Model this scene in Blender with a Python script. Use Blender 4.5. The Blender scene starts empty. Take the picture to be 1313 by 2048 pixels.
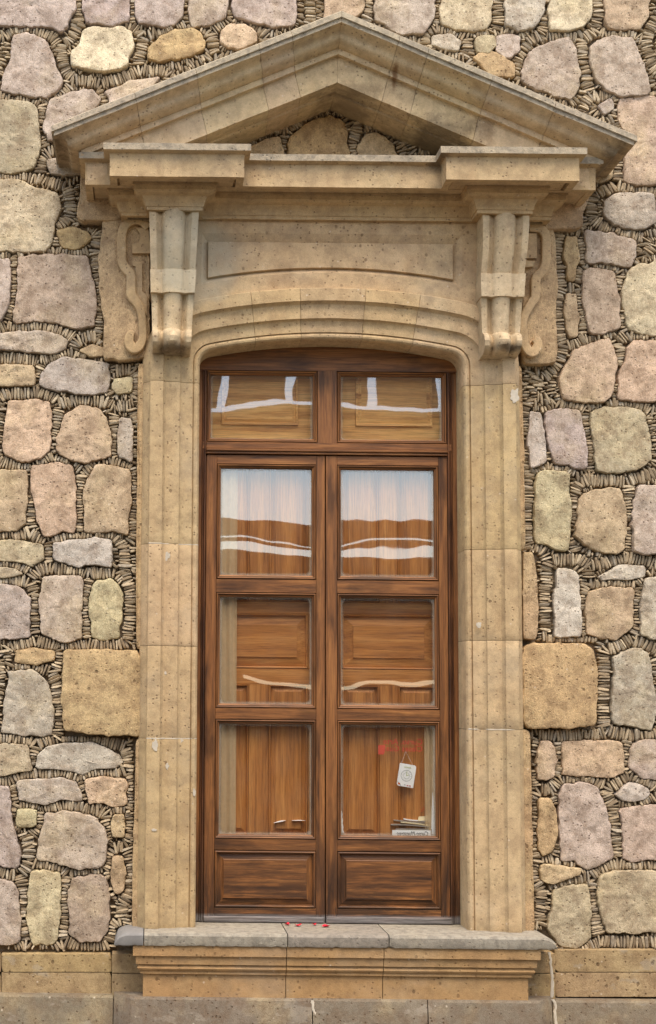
import bpy, math, random
import numpy as np
from mathutils import Vector, Matrix, noise
random.seed(7); rng = np.random.default_rng(7)
S = bpy.context.scene
COL = S.collection
R = math.radians

# ------------------------------------------------------------------ camera
F_PX, PX, PY, DIST, EYE = 3000.0, 303.0, 1128.0, 7.35, 2.0
TH, RHO = math.atan(0.0907), 0.0105
fwd = Vector((0, math.cos(TH), math.sin(TH))); U0 = Vector((0, -math.sin(TH), math.cos(TH))); X0 = Vector((1, 0, 0))
cr = X0*math.cos(RHO) + U0*math.sin(RHO); cu = U0*math.cos(RHO) - X0*math.sin(RHO); cb = -fwd
EYEP = Vector((0, -DIST, EYE))
cd = bpy.data.cameras.new('camera'); cam = bpy.data.objects.new('camera', cd); COL.objects.link(cam)
m = Matrix((cr, cu, cb)).transposed().to_4x4(); m.translation = EYEP
cam.matrix_world = m
cd.sensor_fit = 'AUTO'; cd.sensor_width = 36; cd.lens = F_PX/2048*36
cd.shift_x = (656.5-PX)/2048; cd.shift_y = (PY-1024)/2048
cd.clip_start = 0.05; cd.clip_end = 500
S.camera = cam

def W(px, py, Y=0.0):
    """pixel of the photograph -> point on the vertical plane y = Y"""
    d = cr*(px-PX) - cu*(py-PY) - cb*F_PX
    t = (Y + DIST)/d.y
    p = EYEP + d*t
    return (p.x, p.z)
def WX(px, Y, py=1300): return W(px, py, Y)[0]
def WZ(py, Y, px=650): return W(px, py, Y)[1]

# ------------------------------------------------------------------ sky, sun, exposure
wd = bpy.data.worlds.new('World'); S.world = wd; wd.use_nodes = True
nt = wd.node_tree; bg = nt.nodes['Background']
sky = nt.nodes.new('ShaderNodeTexSky'); sky.sky_type = 'NISHITA'; sky.sun_disc = False
SUN_EL, SUN_AZ = R(62), R(176)      # azimuth from +Y: a veiled sun high straight in front of the wall
sky.sun_elevation = SUN_EL; sky.sun_rotation = SUN_AZ
sky.air_density = 1.0; sky.dust_density = 5.0; sky.ozone_density = 0.6; sky.altitude = 1500
wb = nt.nodes.new('ShaderNodeMix'); wb.data_type = 'RGBA'; wb.blend_type = 'MULTIPLY'; wb.inputs[0].default_value = 1   # the camera's warm white balance
wb.inputs[7].default_value = (1.10, .98, .84, 1); nt.links.new(sky.outputs[0], wb.inputs[6]); nt.links.new(wb.outputs[2], bg.inputs[0]); bg.inputs[1].default_value = 0.15
sl = bpy.data.lights.new('sun', 'SUN'); sun = bpy.data.objects.new('sun', sl); COL.objects.link(sun)
sl.energy = 1.0; sl.angle = R(35); sl.color = (1, .94, .84)
sd = Vector((math.sin(SUN_AZ)*math.cos(SUN_EL), math.cos(SUN_AZ)*math.cos(SUN_EL), math.sin(SUN_EL)))
sun.rotation_euler = sd.to_track_quat('Z', 'Y').to_euler(); sun.location = (0, -20, 30)
S.view_settings.view_transform = 'Standard'; S.view_settings.look = 'None'; S.view_settings.gamma = 1
S.view_settings.exposure = 1.48
S.render.engine = 'CYCLES'
S.cycles.max_bounces = 8; S.cycles.transparent_max_bounces = 12

# ------------------------------------------------------------------ helpers
def lin(r, g, b):
    f = lambda c: (c/255/12.92) if c/255 <= .04045 else ((c/255+.055)/1.055)**2.4
    return (f(r), f(g), f(b), 1)

class MB:
    def __init__(s): s.v = []; s.f = []; s.m = []
    def add(s, vs, fs, mi=0):
        n = len(s.v); s.v += [tuple(p) for p in vs]; s.f += [tuple(i+n for i in f) for f in fs]; s.m += [mi]*len(fs)
    def box(s, x0, x1, y0, y1, z0, z1, mi=0, bev=0.0):
        if x0 > x1: x0, x1 = x1, x0
        if y0 > y1: y0, y1 = y1, y0
        if z0 > z1: z0, z1 = z1, z0
        b = bev
        if b <= 0:
            vs = [(x0,y0,z0),(x1,y0,z0),(x1,y1,z0),(x0,y1,z0),(x0,y0,z1),(x1,y0,z1),(x1,y1,z1),(x0,y1,z1)]
            s.add(vs, [(0,1,5,4),(1,2,6,5),(2,3,7,6),(3,0,4,7),(4,5,6,7),(3,2,1,0)], mi); return
        # front face (y0) chamfered
        vs = [(x0,y1,z0),(x1,y1,z0),(x1,y1,z1),(x0,y1,z1),
              (x0,y0+b,z0),(x1,y0+b,z0),(x1,y0+b,z1),(x0,y0+b,z1),
              (x0+b,y0,z0+b),(x1-b,y0,z0+b),(x1-b,y0,z1-b),(x0+b,y0,z1-b)]
        s.add(vs, [(8,9,10,11),(4,5,9,8),(5,6,10,9),(6,7,11,10),(7,4,8,11),(0,1,5,4),(1,2,6,5),(2,3,7,6),(3,0,4,7),(3,2,1,0)], mi)
    def grid(s, rows, closed=False, mi=0, mrow=None):
        """rows: list of equally long point lists"""
        n = len(rows[0]); vs = [p for r in rows for p in r]; base = len(s.v); s.v += [tuple(p) for p in vs]
        for i in range(len(rows)-1):
            for j in range(n if closed else n-1):
                k = (j+1) % n
                s.f.append((base+i*n+j, base+i*n+k, base+(i+1)*n+k, base+(i+1)*n+j))
                s.m.append(mrow[j] if mrow else mi)
    def ngon(s, pts, mi=0): s.add(pts, [tuple(range(len(pts)))], mi)
    def build(s, name, mats, parent=None, smooth=False, fix=True):
        me = bpy.data.meshes.new(name); me.from_pydata(s.v, [], s.f)
        if not isinstance(mats, (list, tuple)): mats = [mats]
        for q in mats: me.materials.append(q)
        for p, k in zip(me.polygons, s.m): p.material_index = k
        if fix:
            import bmesh
            bm = bmesh.new(); bm.from_mesh(me); bmesh.ops.recalc_face_normals(bm, faces=bm.faces); bm.to_mesh(me); bm.free()
        if smooth:
            me.shade_smooth()
            me.set_sharp_from_angle(angle=R(27))
        o = bpy.data.objects.new(name, me); COL.objects.link(o)
        if parent: o.parent = parent
        return o

def thing(name, label, cat, group=None):
    o = bpy.data.objects.new(name, None); COL.objects.link(o); o.empty_display_size = .1
    o['label'] = label; o['category'] = cat
    if group: o['group'] = group
    return o
def tag(o, label, cat, group=None):
    o['label'] = label; o['category'] = cat
    if group: o['group'] = group
    return o
def struct(o): o['kind'] = 'structure'; return o

def n3(x, y, z, sc, seed=0): return noise.noise(Vector((x*sc+seed*7.3, y*sc+seed*3.1, z*sc-seed*5.7)))
def fb(x, z, sc, seed=0):
    return n3(x, 0, z, sc, seed) + .5*n3(x, 1, z, sc*2.1, seed) + .25*n3(x, 2, z, sc*4.3, seed)

# ------------------------------------------------------------------ materials
class NT:
    def __init__(s, name):
        s.m = bpy.data.materials.new(name); s.m.use_nodes = True; s.t = s.m.node_tree; s.n = s.t.nodes
        s.b = s.n['Principled BSDF']; s.out = s.n['Material Output']
        s.tc = s.n.new('ShaderNodeTexCoord')
    def link(s, a, b): s.t.links.new(a, b)
    def mapping(s, scale=(1,1,1), loc=(0,0,0), src='Object'):
        k = s.n.new('ShaderNodeMapping'); k.inputs['Scale'].default_value = scale; k.inputs['Location'].default_value = loc
        s.link(s.tc.outputs[src], k.inputs[0]); return k.outputs[0]
    def noise(s, scale, detail=4, rough=.6, vec=None, dist=0):
        k = s.n.new('ShaderNodeTexNoise'); k.inputs['Scale'].default_value = scale; k.inputs['Detail'].default_value = detail
        k.inputs['Roughness'].default_value = rough; k.inputs['Distortion'].default_value = dist
        s.link(vec if vec else s.tc.outputs['Object'], k.inputs['Vector']); return k.outputs['Fac']
    def voro(s, scale, vec=None):
        k = s.n.new('ShaderNodeTexVoronoi'); k.inputs['Scale'].default_value = scale
        s.link(vec if vec else s.tc.outputs['Object'], k.inputs['Vector']); return k.outputs['Distance'], k.outputs['Color']
    def ramp(s, fac, stops):
        k = s.n.new('ShaderNodeValToRGB'); e = k.color_ramp.elements
        while len(e) < len(stops): e.new(.5)
        for q, (p, c) in zip(e, stops):
            q.position = p; q.color = c if isinstance(c, (tuple, list)) else (c, c, c, 1)
        s.link(fac, k.inputs[0]); return k.outputs[0]
    def math(s, op, a, b=None, clamp=False):
        k = s.n.new('ShaderNodeMath'); k.operation = op; k.use_clamp = clamp
        for i, q in enumerate((a, b)):
            if q is None: continue
            if isinstance(q, (int, float)): k.inputs[i].default_value = q
            else: s.link(q, k.inputs[i])
        return k.outputs[0]
    def mix(s, fac, a, b, mode='MIX'):
        k = s.n.new('ShaderNodeMix'); k.data_type = 'RGBA'; k.blend_type = mode
        for i, q in ((0, fac), (6, a), (7, b)):
            if isinstance(q, (int, float)): k.inputs[i].default_value = q
            elif isinstance(q, (tuple, list)): k.inputs[i].default_value = q
            else: s.link(q, k.inputs[i])
        return k.outputs[2]
    def bump(s, h, strength=.5, dist=.004, prev=None):
        k = s.n.new('ShaderNodeBump'); k.inputs['Strength'].default_value = strength; k.inputs['Distance'].default_value = dist
        s.link(h, k.inputs['Height'])
        if prev: s.link(prev, k.inputs['Normal'])
        s.link(k.outputs[0], s.b.inputs['Normal']); return k.outputs[0]
    def sep(s, vec=None):
        k = s.n.new('ShaderNodeSeparateXYZ'); s.link(vec if vec else s.tc.outputs['Object'], k.inputs[0]); return k.outputs

def stone_mat(name, pit=.5, patch=.35, grain=.35, bumpd=.006, extra=None, usecol=True, col=None, tooled=0.0):
    """tuff: object colour, blotches, fine grain, dark little pits; all in object metres"""
    q = NT(name); b = q.b
    if usecol:
        oi = q.n.new('ShaderNodeObjectInfo'); base = oi.outputs['Color']
    else:
        base = col
    n1 = q.noise(3.1, 5, .6); n2 = q.noise(14, 5, .65); n3_ = q.noise(240, 3, .7); n4 = q.noise(60, 4, .7)
    c = q.mix(q.math('MULTIPLY', q.ramp(n1, [(.50, 0.), (.66, 1.)]), patch), base, lin(206, 186, 142))
    c = q.mix(q.math('MULTIPLY', q.ramp(n2, [(.38, 1.), (.55, 0.)]), patch*.9), c, lin(132, 104, 78))
    c = q.mix(.9, c, q.ramp(n2, [(.2, (.78, .77, .75, 1)), (.8, (1.16, 1.14, 1.1, 1))]), 'MULTIPLY')
    c = q.mix(grain, c, q.ramp(n3_, [(.3, (.45, .42, .38, 1)), (.5, (1, 1, 1, 1)), (.75, (1.5, 1.5, 1.5, 1))]), 'MULTIPLY')
    c = q.mix(grain, c, q.ramp(n4, [(.3, (.62, .58, .52, 1)), (.55, (1, 1, 1, 1)), (.8, (1.25, 1.25, 1.22, 1))]), 'MULTIPLY')
    # pits of two sizes
    d1, c1 = q.voro(52); d2, c2 = q.voro(22, q.mapping((1, 1, .8)))
    s1 = q.sep(c1)[0]; s2 = q.sep(c2)[1]
    p1 = q.math('MULTIPLY', q.ramp(d1, [(.16, 1.), (.27, 0.)]), q.ramp(s1, [(.60, 0.), (.64, 1.)]))
    p2 = q.math('MULTIPLY', q.ramp(d2, [(.11, 1.), (.20, 0.)]), q.ramp(s2, [(.84, 0.), (.87, 1.)]))
    pits = q.math('MULTIPLY', q.math('MAXIMUM', p1, p2), q.ramp(q.noise(4.3, 3, .6, q.mapping((1, 1, 1), (4, 4, 4))), [(.32, .3), (.58, 1.)]))
    c = q.mix(q.math('MULTIPLY', pits, pit), c, lin(84, 60, 40))
    # pale mineral flecks
    d3, c3 = q.voro(33, q.mapping((1, 1, 1), (3.3, 1.2, 7.1)))
    fl = q.math('MULTIPLY', q.ramp(d3, [(.08, 1.), (.2, 0.)]), q.ramp(q.sep(c3)[2], [(.9, 0.), (.93, 1.)]))
    c = q.mix(q.math('MULTIPLY', fl, .5), c, lin(226, 212, 188))
    if extra: c = extra(q, c)
    q.link(c, b.inputs['Base Color']); b.inputs['Roughness'].default_value = .92; b.inputs['Specular IOR Level'].default_value = .15
    h = q.math('ADD', q.math('MULTIPLY', n4, .5), q.math('MULTIPLY', n3_, .3))
    h = q.math('SUBTRACT', h, q.math('MULTIPLY', pits, .8))
    h = q.math('ADD', h, q.math('MULTIPLY', n2, .6))
    if tooled:
        nt_ = q.noise(1, 4, .7, q.mapping((130, 130, 14)))
        h = q.math('ADD', h, q.math('MULTIPLY', nt_, tooled))
    q.bump(h, .75, bumpd)
    return q.m

M = {}
M['rubble'] = stone_mat('rubble_stone', pit=.55, patch=.42, grain=.55, bumpd=.009, tooled=.5)
def wash(q, c):
    """old lime-blue paint splash over the left bracket and frieze, and worn grey film along top mouldings"""
    x, y, z = q.sep()
    cx, cz = W(395, 520, -.15)
    dx = q.math('SUBTRACT', x, cx); dz = q.math('SUBTRACT', z, cz)
    d = q.math('ADD', q.math('MULTIPLY', dx, dx), q.math('MULTIPLY', q.math('MULTIPLY', dz, dz), .85))
    d = q.math('SQRT', d)
    d = q.math('ADD', d, q.math('MULTIPLY', q.math('SUBTRACT', q.noise(6, 3), .5), .10))
    f = q.ramp(d, [(.17, 1.), (.235, 0.)])
    f = q.math('MULTIPLY', f, q.ramp(q.noise(9, 4), [(.3, .35), (.6, .62)]))
    c = q.mix(f, c, lin(178, 172, 150))
    wr = q.noise(1, 4, .65, q.mapping((9, 9, 1.3)))
    c = q.mix(q.math('MULTIPLY', q.ramp(wr, [(.5, 0.), (.75, 1.)]), .3), c, lin(160, 124, 86))
    c = q.mix(q.math('MULTIPLY', q.ramp(q.noise(1.7, 5, .65, q.mapping((1, 1, 1.4), (9, 4, 1))), [(.5, 0.), (.68, 1.)]), .22), c, lin(176, 166, 146))
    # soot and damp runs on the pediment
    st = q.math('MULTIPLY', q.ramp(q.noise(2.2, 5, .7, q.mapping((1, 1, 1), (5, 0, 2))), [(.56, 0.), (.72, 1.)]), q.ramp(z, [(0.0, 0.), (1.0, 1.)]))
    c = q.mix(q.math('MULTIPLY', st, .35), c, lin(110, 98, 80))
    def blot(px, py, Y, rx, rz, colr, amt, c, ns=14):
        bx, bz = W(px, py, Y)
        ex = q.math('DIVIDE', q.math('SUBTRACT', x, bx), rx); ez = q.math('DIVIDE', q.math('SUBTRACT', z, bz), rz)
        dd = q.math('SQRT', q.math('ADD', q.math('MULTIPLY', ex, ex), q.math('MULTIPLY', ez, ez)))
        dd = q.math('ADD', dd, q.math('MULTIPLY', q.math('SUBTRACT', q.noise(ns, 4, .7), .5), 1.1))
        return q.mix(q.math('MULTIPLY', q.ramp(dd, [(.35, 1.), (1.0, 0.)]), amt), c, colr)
    c = blot(880, 275, -.2, .26, .09, lin(60, 50, 40), .6, c)  # soot, with the right soffit's shade painted in
    c = blot(700, 205, -.2, .20, .07, lin(100, 84, 66), .5, c)  # apex soffit: dirt with painted shade
    c = blot(118, 300, -.4, .07, .12, lin(60, 50, 40), .7, c)  # left end: soot plus painted underside shade
    c = blot(1235, 320, -.4, .08, .12, lin(70, 60, 48), .7, c)  # right end: soot plus painted underside shade
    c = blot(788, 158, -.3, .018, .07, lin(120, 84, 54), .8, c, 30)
    c = blot(345, 705, -.1, .10, .025, lin(70, 58, 46), .7, c)  # darker patch below the left bracket
    c = blot(1010, 705, -.1, .10, .025, lin(70, 58, 46), .7, c)  # darker patch below the right bracket
    c = blot(870, 330, -.3, .05, .06, lin(80, 70, 58), .7, c)  # darker patch at the cornice corner
    c = blot(240, 1925, -.1, .10, .05, lin(50, 42, 34), .8, c)  # shadow painted onto the sill's left return
    d4, c4 = q.voro(4.1, q.mapping((1, 1, 1), (1.3, .2, .1)))
    sp = q.math('MULTIPLY', q.ramp(q.math('ADD', d4, q.math('MULTIPLY', q.noise(18, 3), .14)), [(.16, 1.), (.175, 0.)]), q.ramp(q.sep(c4)[0], [(.80, 0.), (.82, 1.)]))
    c = q.mix(q.math('MULTIPLY', sp, .55), c, lin(208, 190, 158))
    return c
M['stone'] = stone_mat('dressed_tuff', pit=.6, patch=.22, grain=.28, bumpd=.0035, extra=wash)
def grime(q, c):
    return q.mix(q.math('MULTIPLY', q.ramp(q.noise(26, 5, .7), [(.45, 0.), (.6, 1.)]), .45), q.mix(.55, c, lin(172, 166, 150)), lin(104, 98, 88))
M['weathered'] = stone_mat('weathered_tuff', pit=.6, patch=.3, grain=.5, bumpd=.006, extra=grime)
M['plinth'] = stone_mat('plinth_stone', pit=.75, patch=.35, grain=.45, bumpd=.006, extra=lambda q, c: q.mix(
    q.math('MULTIPLY', q.ramp(q.noise(5, 4, .6, q.mapping((1, 1, 2), (2, 0, 0))), [(.60, 0.), (.64, 1.)]), .35), c, lin(168, 158, 140)))

def chip_mat():
    q = NT('slate_chips'); g = q.n.new('ShaderNodeNewGeometry')
    r = g.outputs['Random Per Island']
    c = q.ramp(r, [(0, lin(152, 133, 106)), (.3, lin(184, 165, 135)), (.5, lin(162, 144, 117)), (.7, lin(198, 180, 149)), (.85, lin(174, 161, 140)), (1, lin(136, 118, 94))])
    c = q.mix(.6, c, q.ramp(q.noise(70, 4, .7), [(.3, (.6, .58, .55, 1)), (.7, (1.25, 1.25, 1.22, 1))]), 'MULTIPLY')
    q.link(c, q.b.inputs['Base Color']); q.b.inputs['Roughness'].default_value = .9; q.b.inputs['Specular IOR Level'].default_value = .2
    q.bump(q.noise(160, 4, .7), .6, .004); return q.m
M['chips'] = chip_mat()
def mortar_mat():
    q = NT('mortar')
    c = q.ramp(q.noise(30, 5, .7), [(.3, lin(110, 92, 70)), (.7, lin(158, 138, 110))])
    q.link(c, q.b.inputs['Base Color']); q.b.inputs['Roughness'].default_value = .95
    q.bump(q.noise(60, 5, .75), .8, .012); return q.m
M['mortar'] = mortar_mat()

def wood_mat(name, axis, dark, mid, light, rough=.5, weather=1.0, scale=1.0):
    q = NT(name)
    sc = {'v': (34, 34, 1.9), 'h': (1.9, 34, 34)}[axis]; sc = tuple(k*scale for k in sc)
    sc2 = {'v': (210, 210, 7), 'h': (7, 210, 210)}[axis]
    oi = q.n.new('ShaderNodeObjectInfo')
    add = q.n.new('ShaderNodeVectorMath'); add.operation = 'ADD'
    q.link(q.tc.outputs['Object'], add.inputs[0]); mul = q.math('MULTIPLY', oi.outputs['Random'], 9.0)
    q.link(mul, add.inputs[1])
    def mp(s_):
        k = q.n.new('ShaderNodeMapping'); k.inputs['Scale'].default_value = s_; q.link(add.outputs[0], k.inputs[0]); return k.outputs[0]
    g1 = q.noise(1, 6, .65, mp(sc), .6); g2 = q.noise(1, 4, .7, mp(sc2)); big = q.noise(5, 4, .6, mp({'v': (1.4, 1, .5), 'h': (.5, 1, 1.4)}[axis]))
    c = q.ramp(g1, [(.28, dark), (.5, mid), (.74, light)])
    c = q.mix(.62, c, q.ramp(g2, [(.34, (.42, .38, .34, 1)), (.52, (1.02, 1.02, 1.02, 1)), (.75, (1.3, 1.28, 1.22, 1))]), 'MULTIPLY')
    if weather:
        c = q.mix(q.math('MULTIPLY', q.ramp(big, [(.52, 0.), (.66, 1.)]), .6*weather), c, tuple(k*.35 for k in dark[:3])+(1,))
        x, y, z = q.sep()
        zb = WZ(1845, .1)
        low = q.math('SUBTRACT', 1.0, q.math('DIVIDE', q.math('SUBTRACT', z, zb), .60), clamp=True)
        wn = q.math('MULTIPLY', low, q.ramp(q.noise(1, 5, .7, mp({'v': (40, 9, 4), 'h': (4, 9, 40)}[axis])), [(.36, 0.), (.54, 1.)]))
        c = q.mix(q.math('MULTIPLY', wn, .9*weather), c, lin(46, 33, 24))
        vl = q.math('SUBTRACT', 1.0, q.math('DIVIDE', q.math('SUBTRACT', z, zb), .045), clamp=True)
        c = q.mix(q.ramp(vl, [(.1, 0.), (.45, .85)]), c, q.ramp(g2, [(.3, lin(60, 56, 54)), (.7, lin(150, 146, 142))]))
    q.link(c, q.b.inputs['Base Color']); q.b.inputs['Roughness'].default_value = rough; q.b.inputs['Specular IOR Level'].default_value = .35
    q.bump(q.math('ADD', g1, q.math('MULTIPLY', g2, .6)), .45, .0022)
    return q.m
wd_, wm_, wl_ = lin(66, 42, 24), lin(130, 84, 45), lin(168, 114, 62)
M['wood_v'] = wood_mat('varnished_wood_upright', 'v', wd_, wm_, wl_)
M['wood_h'] = wood_mat('varnished_wood_level', 'h', wd_, wm_, wl_)
M['wood_dark'] = wood_mat('dark_moulding_wood', 'v', lin(44, 27, 17), lin(100, 62, 36), lin(136, 90, 52))
sd1, sm1, sl1 = lin(132, 80, 40), lin(180, 118, 58), lin(206, 146, 80)
M['shut_v'] = wood_mat('shutter_wood_upright', 'v', sd1, sm1, sl1, .55, 0, .6)
M['shut_h'] = wood_mat('shutter_wood_level', 'h', sd1, sm1, sl1, .55, 0, .6)
M['shut_top'] = wood_mat('lining_wood_painted_reflection', 'h', lin(150, 90, 42), lin(226, 168, 96), lin(240, 192, 122), .6, 0, .55)  # dark grain streaks and gold tone imitate reflections in the upper panes

def glass_mat(name='old_window_glass', refl=.18):
    q = NT(name); t = q.t
    q.n.remove(q.b)
    tr = q.n.new('ShaderNodeBsdfTransparent'); tr.inputs[0].default_value = (.95, .96, .95, 1)
    gl = q.n.new('ShaderNodeBsdfGlossy'); gl.inputs['Roughness'].default_value = .012; gl.inputs[0].default_value = (.98, 1, 1, 1)
    fr = q.n.new('ShaderNodeLayerWeight'); fr.inputs[0].default_value = .5
    fac = q.math('ADD', q.math('MULTIPLY', q.math('POWER', fr.outputs['Facing'], 5.0), .9), refl, clamp=True)
    mx = q.n.new('ShaderNodeMixShader'); q.link(fac, mx.inputs[0]); q.link(tr.outputs[0], mx.inputs[1]); q.link(gl.outputs[0], mx.inputs[2])
    # old glass: slow ripples, mostly bending the reflection up and down
    oi = q.n.new('ShaderNodeObjectInfo'); add = q.n.new('ShaderNodeVectorMath'); add.operation = 'ADD'
    q.link(q.tc.outputs['Object'], add.inputs[0]); q.link(q.math('MULTIPLY', oi.outputs['Random'], 20.0), add.inputs[1])
    mp = q.n.new('ShaderNodeMapping'); mp.inputs['Scale'].default_value = (1, 1, 1.3); q.link(add.outputs[0], mp.inputs[0])
    nz = q.noise(2.6, 1.5, .45, mp.outputs[0])
    bp = q.n.new('ShaderNodeBump'); bp.inputs['Strength'].default_value = 1.0; bp.inputs['Distance'].default_value = .0011
    q.link(nz, bp.inputs['Height']); q.link(bp.outputs[0], gl.inputs['Normal'])
    # dusty film gathered at the putty line
    df = q.n.new('ShaderNodeBsdfDiffuse'); df.inputs[0].default_value = lin(172, 162, 144)
    gx, gy, gz = q.sep(q.tc.outputs['Generated'])
    def edge(v): return q.math('MINIMUM', v, q.math('SUBTRACT', 1.0, v))
    ex = q.math('MULTIPLY', edge(gx), 1.0); ez = q.math('MULTIPLY', edge(gz), 1.15)
    # rounded corner distance
    k = .075
    ax = q.math('MAXIMUM', q.math('SUBTRACT', k, ex), 0.0); az = q.math('MAXIMUM', q.math('SUBTRACT', k, ez), 0.0)
    dd = q.math('DIVIDE', q.math('SQRT', q.math('ADD', q.math('MULTIPLY', ax, ax), q.math('MULTIPLY', az, az))), k)
    dd = q.math('ADD', dd, q.math('MULTIPLY', q.math('SUBTRACT', q.noise(40, 4), .5), .25))
    du = q.math('MULTIPLY', q.ramp(dd, [(.55, 0.), (.97, 1.)]), .55)
    du = q.math('ADD', du, q.math('MULTIPLY', q.ramp(q.noise(7, 5, .7), [(.4, 0.), (.8, 1.)]), .07))
    m2 = q.n.new('ShaderNodeMixShader'); q.link(du, m2.inputs[0]); q.link(mx.outputs[0], m2.inputs[1]); q.link(df.outputs[0], m2.inputs[2])
    q.link(m2.outputs[0], q.out.inputs[0]); return q.m
M['glass'] = glass_mat()

def plain(name, c, rough=.7, nz=0, metal=0, trans=0):
    q = NT(name)
    if nz: q.link(q.mix(nz, c, q.ramp(q.noise(30, 5, .7), [(.3, (.6, .6, .6, 1)), (.7, (1.2, 1.2, 1.2, 1))]), 'MULTIPLY'), q.b.inputs['Base Color'])
    else: q.b.inputs['Base Color'].default_value = c
    q.b.inputs['Roughness'].default_value = rough; q.b.inputs['Metallic'].default_value = metal
    q.b.inputs['Alpha'].default_value = 1-trans
    return q.m
M['paper'] = plain('white_paper', lin(236, 234, 228), .8)
M['ink'] = plain('black_ink', lin(40, 40, 44), .8)
M['greyink'] = plain('grey_ink', lin(110, 112, 112), .8)
M['green'] = plain('green_print', lin(150, 160, 50), .8)
M['orange'] = plain('orange_print', lin(196, 92, 40), .8)
M['redprint'] = plain('red_print', lin(186, 70, 60), .8)
M['redvinyl'] = plain('red_vinyl', lin(226, 70, 58), .6, trans=.3)
M['petal'] = plain('red_petal', lin(214, 34, 56), .5)
M['cream'] = plain('cream_flyer', lin(222, 204, 160), .8)
M['mag'] = plain('grey_magazine', lin(150, 138, 124), .5)
M['curtain'] = plain('beige_net_curtain', lin(214, 186, 142), .9, .3, trans=.35)
M['dark'] = plain('dark_room', lin(60, 46, 34), .9)
M['jmortar'] = plain('pale_joint_mortar', lin(200, 188, 166), .9, .5)
M['repair'] = plain('grey_cement_repair', lin(136, 132, 126), .9, .5)

SC = {'m': (184, 169, 158), 'p': (186, 163, 146), 'c': (214, 200, 166), 'o': (184, 154, 104), 't': (192, 167, 130), 'l': (176, 163, 134),
      'g': (188, 179, 166), 'y': (198, 187, 146), 'k': (200, 172, 142), 'w': (196, 188, 180), 'd': (160, 142, 130)}
TAN = lin(199, 172, 132)
def setcol(o, c, var=.05):
    k = 1+random.uniform(-var, var)
    o.color = (c[0]*k, c[1]*k*(1+random.uniform(-.02, .02)), c[2]*k*(1+random.uniform(-.05, .05)), 1); return o
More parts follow.
